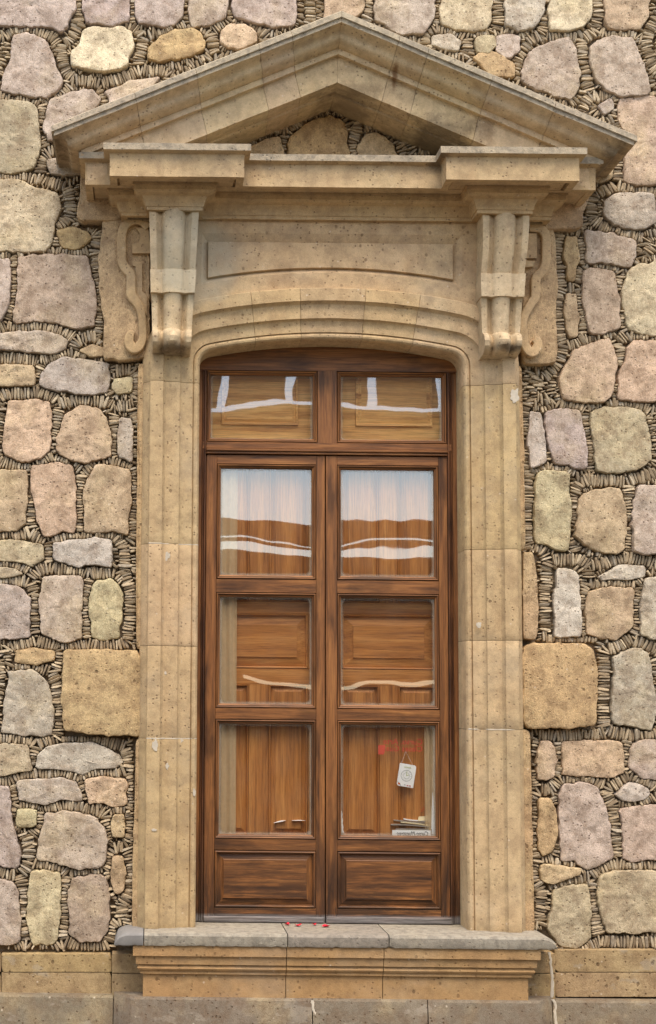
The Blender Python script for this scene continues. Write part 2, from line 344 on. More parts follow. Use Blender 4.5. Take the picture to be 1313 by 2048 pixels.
#@@WALL
# ------------------------------------------------------------------ rubble wall: stones traced from the photograph
def T(ox, oy, s, pts): return [(ox+x/s, oy+y/s) for x, y in pts]
Z = {'1': (0, 0, 1.989), '2': (653, 0, 1.989), '3': (0, 400, 2.626), '5': (850, 400, 2.836), '6': (0, 850, 3.126), '8': (900, 850, 3.18),
     '9': (0, 1300, 3.126), '10': (0, 1700, 1.989), '11': (900, 1300, 3.18), '12': (653, 1700, 1.989), 'f': (0, 0, 1), 't': (480, 140, 3.126)}
ST = '''1 m 10,0 290,0 290,40 270,70 265,100 240,125 200,105 100,100 5,90 0,60
1 m 335,0 510,0 512,80 460,90 350,85 340,40
1 m 548,0 725,0 722,60 690,95 640,100 560,85 545,50
1 m 755,0 898,0 897,60 830,92 770,92 757,60
1 m 935,0 1180,0 1175,50 1170,90 1100,100 1030,92 940,65 930,30
1 c 330,130 365,112 480,110 520,130 525,190 500,260 460,275 380,272 290,262 290,200 320,180
1 o 595,195 640,150 700,120 770,115 810,150 815,190 760,220 690,228 640,240 598,232
1 k 885,130 920,100 980,100 1020,130 1020,165 950,190 910,185 885,160
1 m 55,150 100,130 150,145 190,180 210,220 215,260 245,310 230,350 190,380 120,375 50,365 10,350 15,300 45,250 50,200
1 l 0,415 60,405 120,415 145,440 150,520 155,600 130,660 80,680 0,680
1 m 195,410 280,370 360,365 400,400 330,500 200,560 180,500
1 m 420,360 640,300 560,400 450,420
f c 0,362 35,362 70,378 115,388 117,420 108,450 100,485 85,497 55,499 0,497
1 o 235,920 280,910 350,925 355,950 320,975 260,980 240,960
3 p 105,305 300,290 460,295 470,400 490,450 495,560 490,650 400,665 300,640 230,630 100,640 75,620 95,500 105,380
3 m 0,310 50,315 45,450 35,560 10,620 0,640
3 m 0,720 120,695 240,690 310,710 350,740 340,780 260,805 140,790 60,780 0,785
3 t 430,790 480,765 530,775 535,810 470,805
3 g 220,920 270,860 340,825 420,845 500,850 565,860 565,930 550,1000 480,1020 380,995 260,990 220,960
3 t 0,875 90,870 180,875 175,970 90,970 0,960
3 y 605,935 685,940 680,1000 620,1015 597,985
f k 18,805 60,800 98,807 100,850 97,900 80,912 45,920 10,905 12,850
f k 118,870 135,830 160,812 190,815 210,835 220,880 219,910 195,915 170,925 140,915 115,900
f g 240,838 264,840 264,919 238,910
6 t 0,285 150,290 165,400 160,520 150,600 90,650 0,660
6 k 200,250 330,245 445,265 460,350 465,500 460,660 380,655 270,690 245,600 225,480 205,400
6 t 600,260 700,255 800,290 815,320 810,480 795,560 800,680 700,650 600,660 525,660 535,500 540,390 570,310
6 l 0,735 120,730 265,750 265,830 190,880 130,850 0,825
6 w 350,740 480,720 600,715 680,715 695,780 695,885 600,865 540,865 500,880 420,855 345,840
6 m 270,960 400,945 500,960 515,1000 505,1120 500,1250 510,1320 420,1350 330,1320 265,1290 262,1100
6 y 600,985 680,970 740,995 760,1060 750,1200 745,1320 640,1335 580,1310 570,1200 565,1080
6 m 0,1000 80,1020 150,1045 178,1090 175,1200 180,1320 100,1330 0,1330
6 o 90,1415 200,1405 330,1410 325,1470 240,1490 110,1480
6 l 0,905 70,900 140,930 60,945 0,950
9 g 50,135 180,140 250,180 300,240 320,330 320,420 325,535 240,520 150,525 15,510 30,420 40,300 60,200
9 l 0,595 160,595 180,650 185,750 100,760 30,785 0,770
9 w 250,660 290,610 380,590 560,590 690,625 740,660 765,700 720,740 600,740 510,765 400,745 240,740
9 g 130,820 260,815 400,810 470,830 480,870 505,945 440,940 370,925 290,950 200,945 130,935
9 k 545,815 650,805 780,820 785,965 700,970 640,950 565,960
9 m 0,850 50,870 60,940 60,1060 90,1160 120,1260 115,1330 80,1350 0,1310
9 y 120,1000 215,1010 215,1095 120,1100
9 m 285,1035 400,1020 500,1040 600,1060 640,1110 665,1190 650,1300 610,1360 500,1365 420,1345 340,1320 245,1310 255,1180 275,1100
9 t 710,1040 770,1040 772,1165 708,1160
9 t 710,1305 770,1300 775,1500 720,1510 705,1420
10 y 125,95 170,85 235,100 238,180 232,280 225,350 190,375 130,370 110,280 115,180
10 d 300,115 420,110 432,200 425,300 400,358 330,360 280,330 285,250 275,160
10 m 0,115 50,130 70,180 72,270 75,360 30,375 0,370
2 k 0,0 145,0 145,40 60,90 0,90
2 m 195,0 430,0 425,60 390,130 300,130 200,70
2 c 470,0 655,0 650,80 635,115 560,112 460,95
2 g 710,0 860,0 862,50 825,105 770,118 715,95 720,50
2 c 900,0 1055,0 1050,60 1010,100 960,125 895,110
2 k 1115,0 1280,0 1280,60 1240,108 1130,110 1115,60
2 g 430,140 500,140 535,165 520,195 480,195 430,170
2 l 600,150 660,145 675,180 650,205 600,195
2 m 685,145 765,145 760,200 720,225 680,200
2 m 815,200 960,155 985,190 1005,290 1000,340 970,390 900,370 785,320 785,270 800,240
2 m 1055,190 1130,150 1215,150 1240,220 1270,300 1285,370 1180,378 1110,350 1070,300 1060,240
2 p 1170,400 1240,385 1313,400 1313,730 1190,720 1195,620 1230,560 1170,490
2 o 585,230 640,205 745,250 745,300 660,290
2 g 1090,420 1130,395 1140,430 1110,450
f g 1211,402 1246,388 1306,388 1311,440 1286,457 1231,447 1211,428
5 m 920,175 1080,200 1190,225 1185,320 1160,375 1060,350 930,350 920,250
5 o 805,210 865,215 865,330 850,445 810,440 805,330
5 p 905,400 1080,400 1090,550 1110,720 1030,740 940,755 915,650 905,500
5 c 1135,470 1200,380 1313,345 1313,755 1240,750 1165,730 1130,600
5 t 800,540 860,540 862,640 868,765 820,770 805,700
5 k 780,1000 860,860 980,810 1040,795 1085,900 1080,960 1060,1100 1000,1150 800,1120 775,1060
5 k 1160,850 1200,800 1313,810 1313,1130 1100,1130 1115,1000
f g 1062,826 1083,828 1088,870 1092,915 1085,925 1062,932 1060,880
f m 1095,828 1120,820 1158,822 1165,860 1172,900 1173,935 1150,935 1130,925 1110,920 1098,870
f l 1183,822 1240,815 1288,825 1300,880 1297,925 1270,935 1225,943 1196,942 1190,890
8 y 560,310 660,300 755,320 750,450 765,560 760,700 755,780 690,795 600,745 550,730 545,500
8 t 840,450 1000,415 1085,415 1110,550 1105,700 1100,780 1060,815 960,800 880,760 805,700 820,560
8 m 1200,395 1313,385 1313,820 1180,800 1170,650 1180,500
8 w 690,920 780,930 825,970 820,1100 830,1200 832,1340 670,1340 675,1200 680,1100
8 g 960,960 1080,910 1230,895 1230,965 1100,970 980,985
8 t 890,1070 1000,1045 1175,1045 1160,1150 1150,1280 1060,1355 960,1340 885,1320 880,1200
8 g 1250,980 1313,960 1313,1370 1225,1330 1230,1150
11 g 1040,50 1170,0 1260,20 1285,200 1310,400 1280,500 1200,480 1040,460 1045,300 1055,150
11 k 580,590 640,590 665,660 660,790 620,825 560,815 565,700
11 k 735,595 900,585 1090,590 1100,660 1105,770 1030,810 930,795 730,790 735,700
11 m 1180,590 1313,575 1313,815 1220,810 1155,740
11 m 730,870 830,855 930,880 960,940 1000,1050 1025,1200 1030,1320 940,1370 870,1380 800,1330 720,1330 715,1150 705,950
11 w 1060,920 1150,860 1240,870 1270,915 1200,945 1100,945
11 o 570,955 640,950 670,1050 675,1200 660,1260 600,1300 565,1260 570,1100
11 p 1085,1020 1200,1010 1313,1000 1313,1330 1120,1330 1115,1150
11 t 585,1370 640,1370 740,1390 825,1390 825,1430 730,1450 660,1480 590,1465
12 l 905,160 1035,140 1045,230 1050,340 1000,385 930,375 890,310 905,230
12 l 1095,110 1150,90 1240,85 1313,110 1313,310 1240,325 1120,330 1100,250 1085,180
t o 320,420 420,340 560,285 640,320 660,400 670,470 700,600 310,600
t t 800,400 900,410 960,480 1000,600 745,600 750,480
t t 70,480 180,430 240,430 265,520 265,600 60,600
f m 97,330 100,320 165,322 165,346 105,346
f t 1192,320 1226,325 1220,350 1205,362 1192,360'''
def chaikin(p, it=2):
    for _ in range(it):
        q = []
        for i in range(len(p)):
            a, b = p[i], p[(i+1) % len(p)]
            q += [(.9*a[0]+.1*b[0], .9*a[1]+.1*b[1]), (.1*a[0]+.9*b[0], .1*a[1]+.9*b[1])]
        p = q
    return p
def resample(p, step, closed=True):
    p = [tuple(q) for q in p]; q = p+[p[0]] if closed else p
    L = [0]
    for a, b in zip(q, q[1:]): L.append(L[-1]+math.hypot(b[0]-a[0], b[1]-a[1]))
    n = max(8, int(L[-1]/step)); out = []; j = 0
    for i in range(n if closed else n+1):
        t = L[-1]*i/n
        while j < len(L)-2 and L[j+1] < t: j += 1
        u = (t-L[j])/max(1e-9, L[j+1]-L[j]); a, b = q[j], q[j+1]
        out.append((a[0]+(b[0]-a[0])*u, a[1]+(b[1]-a[1])*u))
    return out
def outline(pts, seed, amp=.007, grow=0.0):
    p = resample(chaikin(pts, 2), .010)
    cx = sum(a for a, _ in p)/len(p); cz = sum(b for _, b in p)/len(p); out = []
    for x, z in p:
        d = fb(x, z, 13, seed)*amp*1.3 + n3(x, 5, z, 28, seed)*amp*.9 + n3(x, 5, z, 70, seed)*amp*.7 + grow
        r = math.hypot(x-cx, z-cz); k = 1+d/r
        out.append((cx+(x-cx)*k, cz+(z-cz)*k))
    return out
def area(p): return abs(sum(p[i][0]*p[(i+1) % len(p)][1]-p[(i+1) % len(p)][0]*p[i][1] for i in range(len(p))))/2

stones = []
for i, ln in enumerate(ST.split('\n')):
    w = ln.split(); pts = T(*Z[w[0]], [tuple(map(float, k.split(','))) for k in w[2:]])
    pts = [((x-45 if x <= 1 else x+50 if x >= 1312 else x), (y-40 if y <= 0 else y)) for x, y in pts]
    stones.append((outline([W(x, y, -.015) for x, y in pts], i, .007, .012), w[1], i))

# things that cover the rubble (footprints in the wall plane)
XLJ, XRJ = WX(262, -.06), WX(1062, -.06)
def rect(px0, px1, py0, py1, Y=-.04): return [W(px0, py0, Y), W(px1, py0, Y), W(px1, py1, Y), W(px0, py1, Y)]
zb_ = WZ(1902, -.02)
foot = [rect(280, 1046, 700, 1870), rect(275, 1050, 850, 1870), rect(268, 1068, 1480, 1870), rect(207, 1112, 440, 722), rect(158, 1166, 330, 450),
        rect(126, 300, 1300, 1474), rect(1040, 1198, 1284, 1458), rect(1040, 1078, 1104, 1290), rect(-900, 2200, 1904, 2600, -.02),
        rect(232, 1110, 1862, 1910)]
zt = WZ(22, -.466); xa = W(684, 22, -.466)[0]
# outside the frame: more of the same wall
def inside(P, X, Zz):
    r = np.zeros(X.shape, bool); n = len(P)
    for i in range(n):
        x1, z1 = P[i]; x2, z2 = P[(i+1) % n]
        if z1 == z2: continue
        c = ((z1 > Zz) != (z2 > Zz)) & (X < (x2-x1)*(Zz-z1)/(z2-z1)+x1); r ^= c
    return r
gx0, gx1 = WX(-420, 0), WX(1760, 0); gz0, gz1 = zb_, WZ(-420, 0)
CE = .005
GX = np.arange(gx0, gx1, CE); GZ = np.arange(gz0, gz1, CE)
nx, nz = len(GX), len(GZ)
D1 = np.full((nz, nx), 9., np.float32); D2 = D1.copy(); ID = np.full((nz, nx), -1, np.int32)
def stamp(P, idx, mrg=.16):
    P = np.array(P, float)
    a0 = max(0, int((P[:, 0].min()-mrg-gx0)/CE)); a1 = min(nx, int((P[:, 0].max()+mrg-gx0)/CE)+1)
    b0 = max(0, int((P[:, 1].min()-mrg-gz0)/CE)); b1 = min(nz, int((P[:, 1].max()+mrg-gz0)/CE)+1)
    if a1 <= a0 or b1 <= b0: return
    X, Zz = np.meshgrid(GX[a0:a1], GZ[b0:b1]); d = np.full(X.shape, 9., np.float32)
    st = max(1, len(P)//60); Q = P[::st]
    for i in range(len(Q)):
        ax, az = Q[i]; bx, bz = Q[(i+1) % len(Q)]; ux, uz = bx-ax, bz-az; L = ux*ux+uz*uz+1e-12
        t = np.clip(((X-ax)*ux+(Zz-az)*uz)/L, 0, 1); d = np.minimum(d, np.hypot(X-ax-t*ux, Zz-az-t*uz))
    d[inside([tuple(q) for q in Q], X, Zz)] *= -1
    A, B, I = D1[b0:b1, a0:a1], D2[b0:b1, a0:a1], ID[b0:b1, a0:a1]
    near = d < A
    B[:] = np.where(near, A, np.minimum(B, d)); I[:] = np.where(near, idx, I); A[:] = np.where(near, d, A)
for k, fp in enumerate(foot): stamp(fp, 1000+k)
for o, c, i in stones: stamp(o, i)
# fillers: outside the frame and behind the cornice
extra = []
z = gz0+.12; r_ = 0
while z < gz1:
    x = gx0-.1+(.1 if r_ % 2 else 0); h = random.uniform(.2, .3)
    while x < gx1+.2:
        w = random.uniform(.2, .34)
        p = [(x+random.uniform(-.03, .03)+w*u, z+random.uniform(-.03, .03)+h*v) for u, v in ((0, 0), (.5, -.05), (1, 0), (1.03, .5), (1, 1), (.5, 1.05), (0, 1), (-.03, .5))]
        cx, cz = x+w/2, z+h/2
        inframe = WX(0, 0) < cx < WX(1313, 0) and cz < WZ(230, 0)
        if not inframe:
            o = outline(p, 500+len(extra)); ok = True
            for (a, b) in o[::4]+[(cx, cz)]:
                i_, j_ = int((b-gz0)/CE), int((a-gx0)/CE)
                if 0 <= i_ < nz and 0 <= j_ < nx and D1[i_, j_] < .02: ok = False; break
            if ok: extra.append((o, random.choice('mpcotklgy'), 500+len(extra)))
        x += w+.08
    z += h+.09; r_ += 1
for o, c, i in extra: stamp(o, i)

wall = thing('rubble_wall', 'old rubble masonry wall of mixed field stones pinned with rows of small slate chips', 'wall')
def stone_mesh(mb, o, seed, out=.0):
    cx = sum(a for a, _ in o)/len(o); cz = sum(b for _, b in o)/len(o)
    L = math.sqrt(area(o)); inset = lambda d: d/(L*.5)
    rows = []
    tx, tz = random.uniform(-.03, .03), random.uniform(-.03, .05)
    for d, y in ((0, .05), (0, .008), (.0012, -.007), (.004, -.011), (.010, -.0125), (.02, -.013), (.032, -.013), (.045, -.013), (.06, -.013), (.08, -.013), (.10, -.013), (.13, -.013)):
        k = max(.08, 1-inset(d)); row = []
        for x, z_ in o:
            X, Zz = cx+(x-cx)*k, cz+(z_-cz)*k
            yy = y
            if y < .005: yy += fb(X, Zz, 7, seed)*.008 + n3(X, 3, Zz, 40, seed)*.004 - out + (.003*max(0, n3(X, 6, Zz, 18, seed)))  + (X-cx)*tx + (Zz-cz)*tz
            row.append((X, yy, Zz))
        rows.append(row)
    for k in (.88, .76, .64, .52, .4, .28, .15):
        kk = k*max(.08, 1-inset(.13))
        rows.append([(cx+(x-cx)*kk, -.013+fb(cx+(x-cx)*kk, cz+(z_-cz)*kk, 7, seed)*.008+n3(cx+(x-cx)*kk, 3, cz+(z_-cz)*kk, 40, seed)*.004+.003*max(0, n3(cx+(x-cx)*kk, 6, cz+(z_-cz)*kk, 18, seed))-out+(x-cx)*kk*tx+(z_-cz)*kk*tz, cz+(z_-cz)*kk) for x, z_ in o])
    mb.grid(rows, closed=True)
    n = len(o); base = len(mb.v)-n; mb.v.append((cx, -.013+fb(cx, cz, 7, seed)*.008-out, cz)); c = len(mb.v)-1
    for j in range(n): mb.f.append((base+j, base+(j+1) % n, c)); mb.m.append(0)
big = sorted(stones, key=lambda s: -area(s[0]))
for k, (o, c, i) in enumerate(big):
    if k >= 100: break
    mb = MB(); stone_mesh(mb, o, i, random.uniform(0, .010))
    av_ = lin(190, 173, 149); cc_ = tuple(.68*p+.32*q_ for p, q_ in zip(lin(*SC[c]), av_)); setcol(mb.build('field_stone', M['rubble'], wall, smooth=True), tuple(1.14*v for v in cc_[:3])+(1,), .08)
mb = MB()
for o, c, i in big[100:]+extra: stone_mesh(mb, o, i, random.uniform(0, .01))
ob = mb.build('field_stones', M['rubble'], wall, smooth=True); ob['kind'] = 'stuff'; setcol(ob, lin(*SC['m']))

# slate chips: laid across every gap, one beside the other
occ = D1 <= .001
gz_, gx_ = np.gradient(D1)
gapw = D1+D2
def boxf(a, k):
    p = np.pad(a, ((k+1, k), (k+1, k)), 'edge').cumsum(0).cumsum(1); n = 2*k+1
    return p[n:, n:]-p[:-n, n:]-p[n:, :-n]+p[:-n, :-n]
wgt = (D1 > -.004) & (D1 < .2)
jxx, jzz, jxz = boxf(gx_*gx_*wgt, 4), boxf(gz_*gz_*wgt, 4), boxf(gx_*gz_*wgt, 4)
ANG = .5*np.arctan2(2*jxz, jxx-jzz)
placed = []
chips = MB()
def try_chip(x, z, ang, a, b, lim=.18, force=False):
    ca, sa = math.cos(ang), math.sin(ang)
    rr = a+b; i0 = max(0, int((z-rr-gz0)/CE)); i1 = min(nz, int((z+rr-gz0)/CE)+2); j0 = max(0, int((x-rr-gx0)/CE)); j1 = min(nx, int((x+rr-gx0)/CE)+2)
    if i1 <= i0 or j1 <= j0: return False
    Xs, Zs = np.meshgrid(GX[j0:j1]-x, GZ[i0:i1]-z)
    u = (Xs*ca+Zs*sa)/a; v = (-Xs*sa+Zs*ca)/b
    msk = (u*u*u*u+v*v) < 1
    tot = msk.sum()
    if tot < 3: return False
    if (occ[i0:i1, j0:j1] & msk).sum() > lim*tot: return False
    occ[i0:i1, j0:j1] |= msk
    placed.append((x, z, ang, a, b)); return True
def pass_(cands, width, maxlen, lim, jit):
    if len(cands) == 0: return
    P = np.array([(GX[j], GZ[i]) for i, j in cands]); alive = np.ones(len(P), bool)
    cell = {}
    for k, (x, z) in enumerate(P): cell.setdefault((int(x/.06), int(z/.06)), []).append(k)
    cur = 0; left = len(P)
    order = np.lexsort((P[:, 0], np.round(P[:, 1]/.3))); op = 0
    while True:
        x, z = P[cur]; best = -1; bd = 9
        cx, cz = int(x/.06), int(z/.06)
        for dx in (-1, 0, 1):
            for dz in (-1, 0, 1):
                for k in cell.get((cx+dx, cz+dz), ()):
                    if alive[k]:
                        d = abs(P[k, 0]-x)+abs(P[k, 1]-z)
                        if d < bd: bd = d; best = k
        if best < 0:
            while op < len(order) and not alive[order[op]]: op += 1
            if op >= len(order): break
            best = order[op]
        i, j = cands[best]; cur = best; alive[best] = False
        if occ[i, j]: continue
        ww = min(gapw[i, j]*1.08, maxlen)*.5; ang = ANG[i, j]+random.gauss(0, jit)
        b = width*random.uniform(.75, 1.25)
        try_chip(P[best, 0], P[best, 1], ang, max(ww, .014)*random.uniform(.9, 1.05), b, lim)
med = (np.abs(D1-D2) < CE*1.3) & (D1 > .004) & (D1 < .075)
c1 = [(i, j) for i, j in zip(*np.nonzero(med))]
pass_(c1, .0077, .068, .20, .06)
# second pass: leftovers filled with flat-lying or small upright pieces
for wid, ln_, lim in ((.0075, .027, .18), (.0065, .02, .2), (.005, .012, .25)):
    fr = np.argwhere(~occ & (D1 > .004) & (D1 < .3)); rng.shuffle(fr); fr = fr[:26000]
    for i, j in fr:
        if occ[i, j]: continue
        ang = ANG[i, j]+random.gauss(0, .15)
        try_chip(GX[j], GZ[i], ang, ln_*random.uniform(.8, 1.3), wid*random.uniform(.8, 1.2), lim)
print('CHIPS', len(placed))
for (x, z, ang, a, b) in placed:
    ca, sa = math.cos(ang), math.sin(ang); nseg = 8; rows = []
    y0 = random.uniform(-.009, .006); tl, tw = random.uniform(-.007, .007), random.uniform(-.006, .006); b *= random.uniform(.86, 1.02)
    jit = [random.uniform(.76, 1.1) for _ in range(nseg)]
    for k, y in ((1.0, .035), (1.0, y0+.006), (.88, y0), (.62, y0-.002)):
        row = []
        for s_ in range(nseg):
            t = 2*math.pi*s_/nseg; cu_, su_ = math.cos(t), math.sin(t)
            u = math.copysign(abs(cu_)**.42, cu_)*a*k*jit[s_]*1.0; v = math.copysign(abs(su_)**.62, su_)*b*k*jit[s_]*1.04
            row.append((x+u*ca-v*sa, y+(u/a*tl+v/b*tw if y < .03 else 0), z+u*sa+v*ca))
        rows.append(row)
    chips.grid(rows, closed=True); base = len(chips.v)-nseg; chips.f.append(tuple(base+k for k in range(nseg))); chips.m.append(0)
cho = chips.build('slate_chips', M['chips'], wall, fix=False); cho['kind'] = 'stuff'

# mortar bed behind everything, with the doorway left open
ox0, ox1, oz0, oz1 = WX(380, .02), WX(945, .02), WZ(1905, .02), WZ(640, .02)
mb = MB(); Xs = [gx0, ox0, ox1, gx1]; Zs = [0, oz0, oz1, gz1+.2]
for a in range(3):
    for b in range(3):
        if a == 1 and b == 1: continue
        mb.add([(Xs[a], .028, Zs[b]), (Xs[a+1], .028, Zs[b]), (Xs[a+1], .028, Zs[b+1]), (Xs[a], .028, Zs[b+1])], [(0, 1, 2, 3)])
        mb.add([(Xs[a], .45, Zs[b]), (Xs[a+1], .45, Zs[b]), (Xs[a+1], .45, Zs[b+1]), (Xs[a], .45, Zs[b+1])], [(0, 1, 2, 3)])
for q in ([(ox0, oz0), (ox0, oz1)], [(ox0, oz1), (ox1, oz1)], [(ox1, oz1), (ox1, oz0)], [(ox1, oz0), (ox0, oz0)], [(gx0, 0), (gx0, gz1+.2)], [(gx1, 0), (gx1, gz1+.2)], [(gx0, gz1+.2), (gx1, gz1+.2)]):
    (a, b), (c, d) = q; mb.add([(a, .028, b), (c, .028, d), (c, .45, d), (a, .45, b)], [(0, 1, 2, 3)])
mb.build('mortar_bed', M['mortar'], wall, fix=False)
#@@SURROUND
# ------------------------------------------------------------------ carved stone surround
sur = thing('window_surround', 'carved tan stone window surround with brackets, cornice, triangular pediment and sill', 'window surround')
JB = -.07
xl, xr = WX(398, JB, 1000), WX(930, JB, 1000)
zbase = WZ(1870, -.25, 650)-.001
A_, B_, C_ = W(432, 697.5, JB), W(668, 678, JB), W(898, 703, JB)
def circ3(a, b, c):
    ax, ay = a; bx, by = b; cx, cy = c; d = 2*(ax*(by-cy)+bx*(cy-ay)+cx*(ay-by))
    ux = ((ax*ax+ay*ay)*(by-cy)+(bx*bx+by*by)*(cy-ay)+(cx*cx+cy*cy)*(ay-by))/d
    uy = ((ax*ax+ay*ay)*(cx-bx)+(bx*bx+by*by)*(ax-cx)+(cx*cx+cy*cy)*(bx-ax))/d
    return ux, uy, math.hypot(ax-ux, ay-uy)
ux, uz, RA = circ3(A_, B_, C_)
RC = .068
def corner(side):
    xe = xl if side < 0 else xr
    cx = xe+RC if side < 0 else xe-RC
    cz = uz+math.sqrt((RA-RC)**2-(cx-ux)**2); return cx, cz
cl, crn = corner(-1), corner(1)
path = []   # (x, z, nx, nz) outward normals (away from the opening)
def line(a, b, n, step=.05):
    L = math.hypot(b[0]-a[0], b[1]-a[1]); k = max(2, int(L/step))
    for i in range(k): t = i/k; path.append((a[0]+(b[0]-a[0])*t, a[1]+(b[1]-a[1])*t, n[0], n[1]))
line((xl, zbase), (xl, cl[1]), (-1, 0))
a0 = math.pi; a1 = math.atan2(cl[1]-uz, cl[0]-ux)
for i in range(10): t = a0+(a1-a0)*i/10; path.append((cl[0]+RC*math.cos(t), cl[1]+RC*math.sin(t), math.cos(t), math.sin(t)))
a2 = math.atan2(crn[1]-uz, crn[0]-ux)
for i in range(48): t = a1+(a2-a1)*i/48; path.append((ux+RA*math.cos(t), uz+RA*math.sin(t), math.cos(t), math.sin(t)))
for i in range(10): t = a2+(0-a2)*i/10; path.append((crn[0]+RC*math.cos(t), crn[1]+RC*math.sin(t), math.cos(t), math.sin(t)))
line((xr, crn[1]), (xr, zbase), (1, 0)); path.append((xr, zbase, 1, 0))
prof = [(0, .40), (0, -.052), (.003, -.060), (.010, -.068), (.018, -.070), (.026, -.067), (.031, -.060), (.033, -.058), (.034, -.070), (.05, -.071), (.073, -.071),
        (.088, -.077), (.095, -.085), (.098, -.096), (.12, -.097), (.150, -.097), (.166, -.101), (.176, -.112), (.180, -.124), (.20, -.125), (.24, -.125), (.244, -.121),
        (.247, -.098), (.262, -.078), (.276, -.06), (.283, -.03), (.284, .03)]
def wob(x, y, z): return n3(x, y, z, 9, 3)*.0014+n3(x, y, z, 34, 4)*.0008
def sweep_block(i0, i1, name='jamb_block', cap=True, pr=prof, off=0, col=TAN, mat=None):
    mb = MB(); rows = []
    sub = []
    for i in range(i0, i1): sub.append(path[i])
    sub.append(path[i1])
    # shorten both ends a little: the joint
    def lerp(a, b, t): return tuple(a[k]+(b[k]-a[k])*t for k in range(4))
    L0 = math.hypot(sub[1][0]-sub[0][0], sub[1][1]-sub[0][1]); L1 = math.hypot(sub[-1][0]-sub[-2][0], sub[-1][1]-sub[-2][1])
    if i0 > 0: sub[0] = lerp(sub[0], sub[1], .0009/L0)
    if i1 < len(path)-1: sub[-1] = lerp(sub[-1], sub[-2], .0009/L1)
    sub.insert(1, lerp(sub[0], sub[1], .004/L0)); sub.insert(-1, lerp(sub[-1], sub[-2], .004/L1))
    for q, (x, z, nx_, nz_) in enumerate(sub):
        e = .0015 if q in (0, len(sub)-1) else 0
        row = []
        for (o, y) in pr:
            X, Zz = x+nx_*o, z+nz_*o
            row.append((X, y+(e if y < 0 else 0)+off+(wob(X, y, Zz) if y < 0 else 0)+(fb(X, Zz, 30, 8)*.004 if o > .25 else 0), Zz))
        rows.append(row)
    mb.grid(rows); mb.ngon(rows[0]); mb.ngon(rows[-1][::-1])
    return setcol(mb.build(name, mat or M['stone'], sur, smooth=True), col, .09)
def idx_z(py, side):
    z = WZ(py, -.09, 340 if side < 0 else 980); c = [(abs(p[1]-z), i) for i, p in enumerate(path) if (p[2] == side)]
    return min(c)[1]
def idx_x(px): x = W(px, 640, -.09)[0]; return min((abs(p[0]-x), i) for i, p in enumerate(path) if p[3] > .3)[1]
def set_z(i, z): x, _, a, b = path[i]; path[i] = (x, z, a, b)
J = [0]
for py in (1477, 1292, 1088): k = idx_z(py, -1); set_z(k, WZ(py, -.09, 340)); J.append(k)
J.append(idx_z(770, -1)+0)
for px in (512, 603, 724, 830): J.append(idx_x(px))
for py in (770, 1099, 1281, 1459): k = idx_z(py, 1); set_z(k, WZ(py, -.09, 980)); J.append(k)
J.append(len(path)-1)
for n_, (i0, i1) in enumerate(zip(J, J[1:])):
    sweep_block(i0, i1, 'arch_block' if 4 <= n_ <= 8 else 'jamb_block')

# generic pieces -----------------------------------------------------------
def slab(pts, yf, yb, name, col=TAN, mat=None, bev=.004, parent=None, rough=.0, step=.03, close=True):
    """flat stone with an outline (world xz), chamfered front edge"""
    o = resample(pts, step)
    if rough: o = outline(pts, int(abs(pts[0][0]*977)) % 90, rough)
    cx = sum(a for a, _ in o)/len(o); cz = sum(b for _, b in o)/len(o)
    mb = MB(); L = math.sqrt(area(o))*.5
    def ring(d, y):
        k = 1-d/L; return [(cx+(x-cx)*k, y+(wob(x, y, z)+(fb(x, z, 14, 5)*.003 if rough else 0) if y < yb-.001 else 0), cz+(z-cz)*k) for x, z in o]
    rows = [ring(0, yb), ring(0, yf+bev), ring(bev, yf)]
    mb.grid(rows, closed=True)
    if rough:
        for k in (.1, .2, .4, .6, .8): rows = [ring(bev+(L-bev)*(k-.1 if k > .1 else 0), yf)] if False else rows
    mb.ngon(rows[-1])
    return setcol(mb.build(name, mat or M['stone'], parent or sur), col, .05)
def rslab(pts, yf, yb, name, col=TAN, mat=None, seed=0, parent=None):
    """rough block: stone-like surface"""
    o = outline(pts, 300+seed, .005); mb = MB()
    cx = sum(a for a, _ in o)/len(o); cz = sum(b for _, b in o)/len(o); rows = []
    for k, y in ((1, yb), (1, yf+.012), (.985, yf+.003), (.955, yf), (.8, yf), (.6, yf), (.4, yf), (.2, yf)):
        rows.append([(cx+(x-cx)*k, y+(fb(cx+(x-cx)*k, cz+(z-cz)*k, 9, seed)*.004+n3(x*k, 0, z*k, 50, seed)*.0015 if y < yb-.001 else 0), cz+(z-cz)*k) for x, z in o])
    mb.grid(rows, closed=True); mb.ngon(rows[-1])
    return setcol(mb.build(name, mat or M['rubble'], parent or sur, smooth=True), col, .05)
def ring_prism(outer, inner, yo, yi, yb, name, n=160, col=TAN):
    """flat frame between two outlines, sinking from yo (outer) to yi (inner)"""
    mb = MB()
    def rs(p):
        q = resample(p, sum(math.hypot(p[i][0]-p[(i+1) % len(p)][0], p[i][1]-p[(i+1) % len(p)][1]) for i in range(len(p)))/n*.999)
        return q[:n]
    return mb
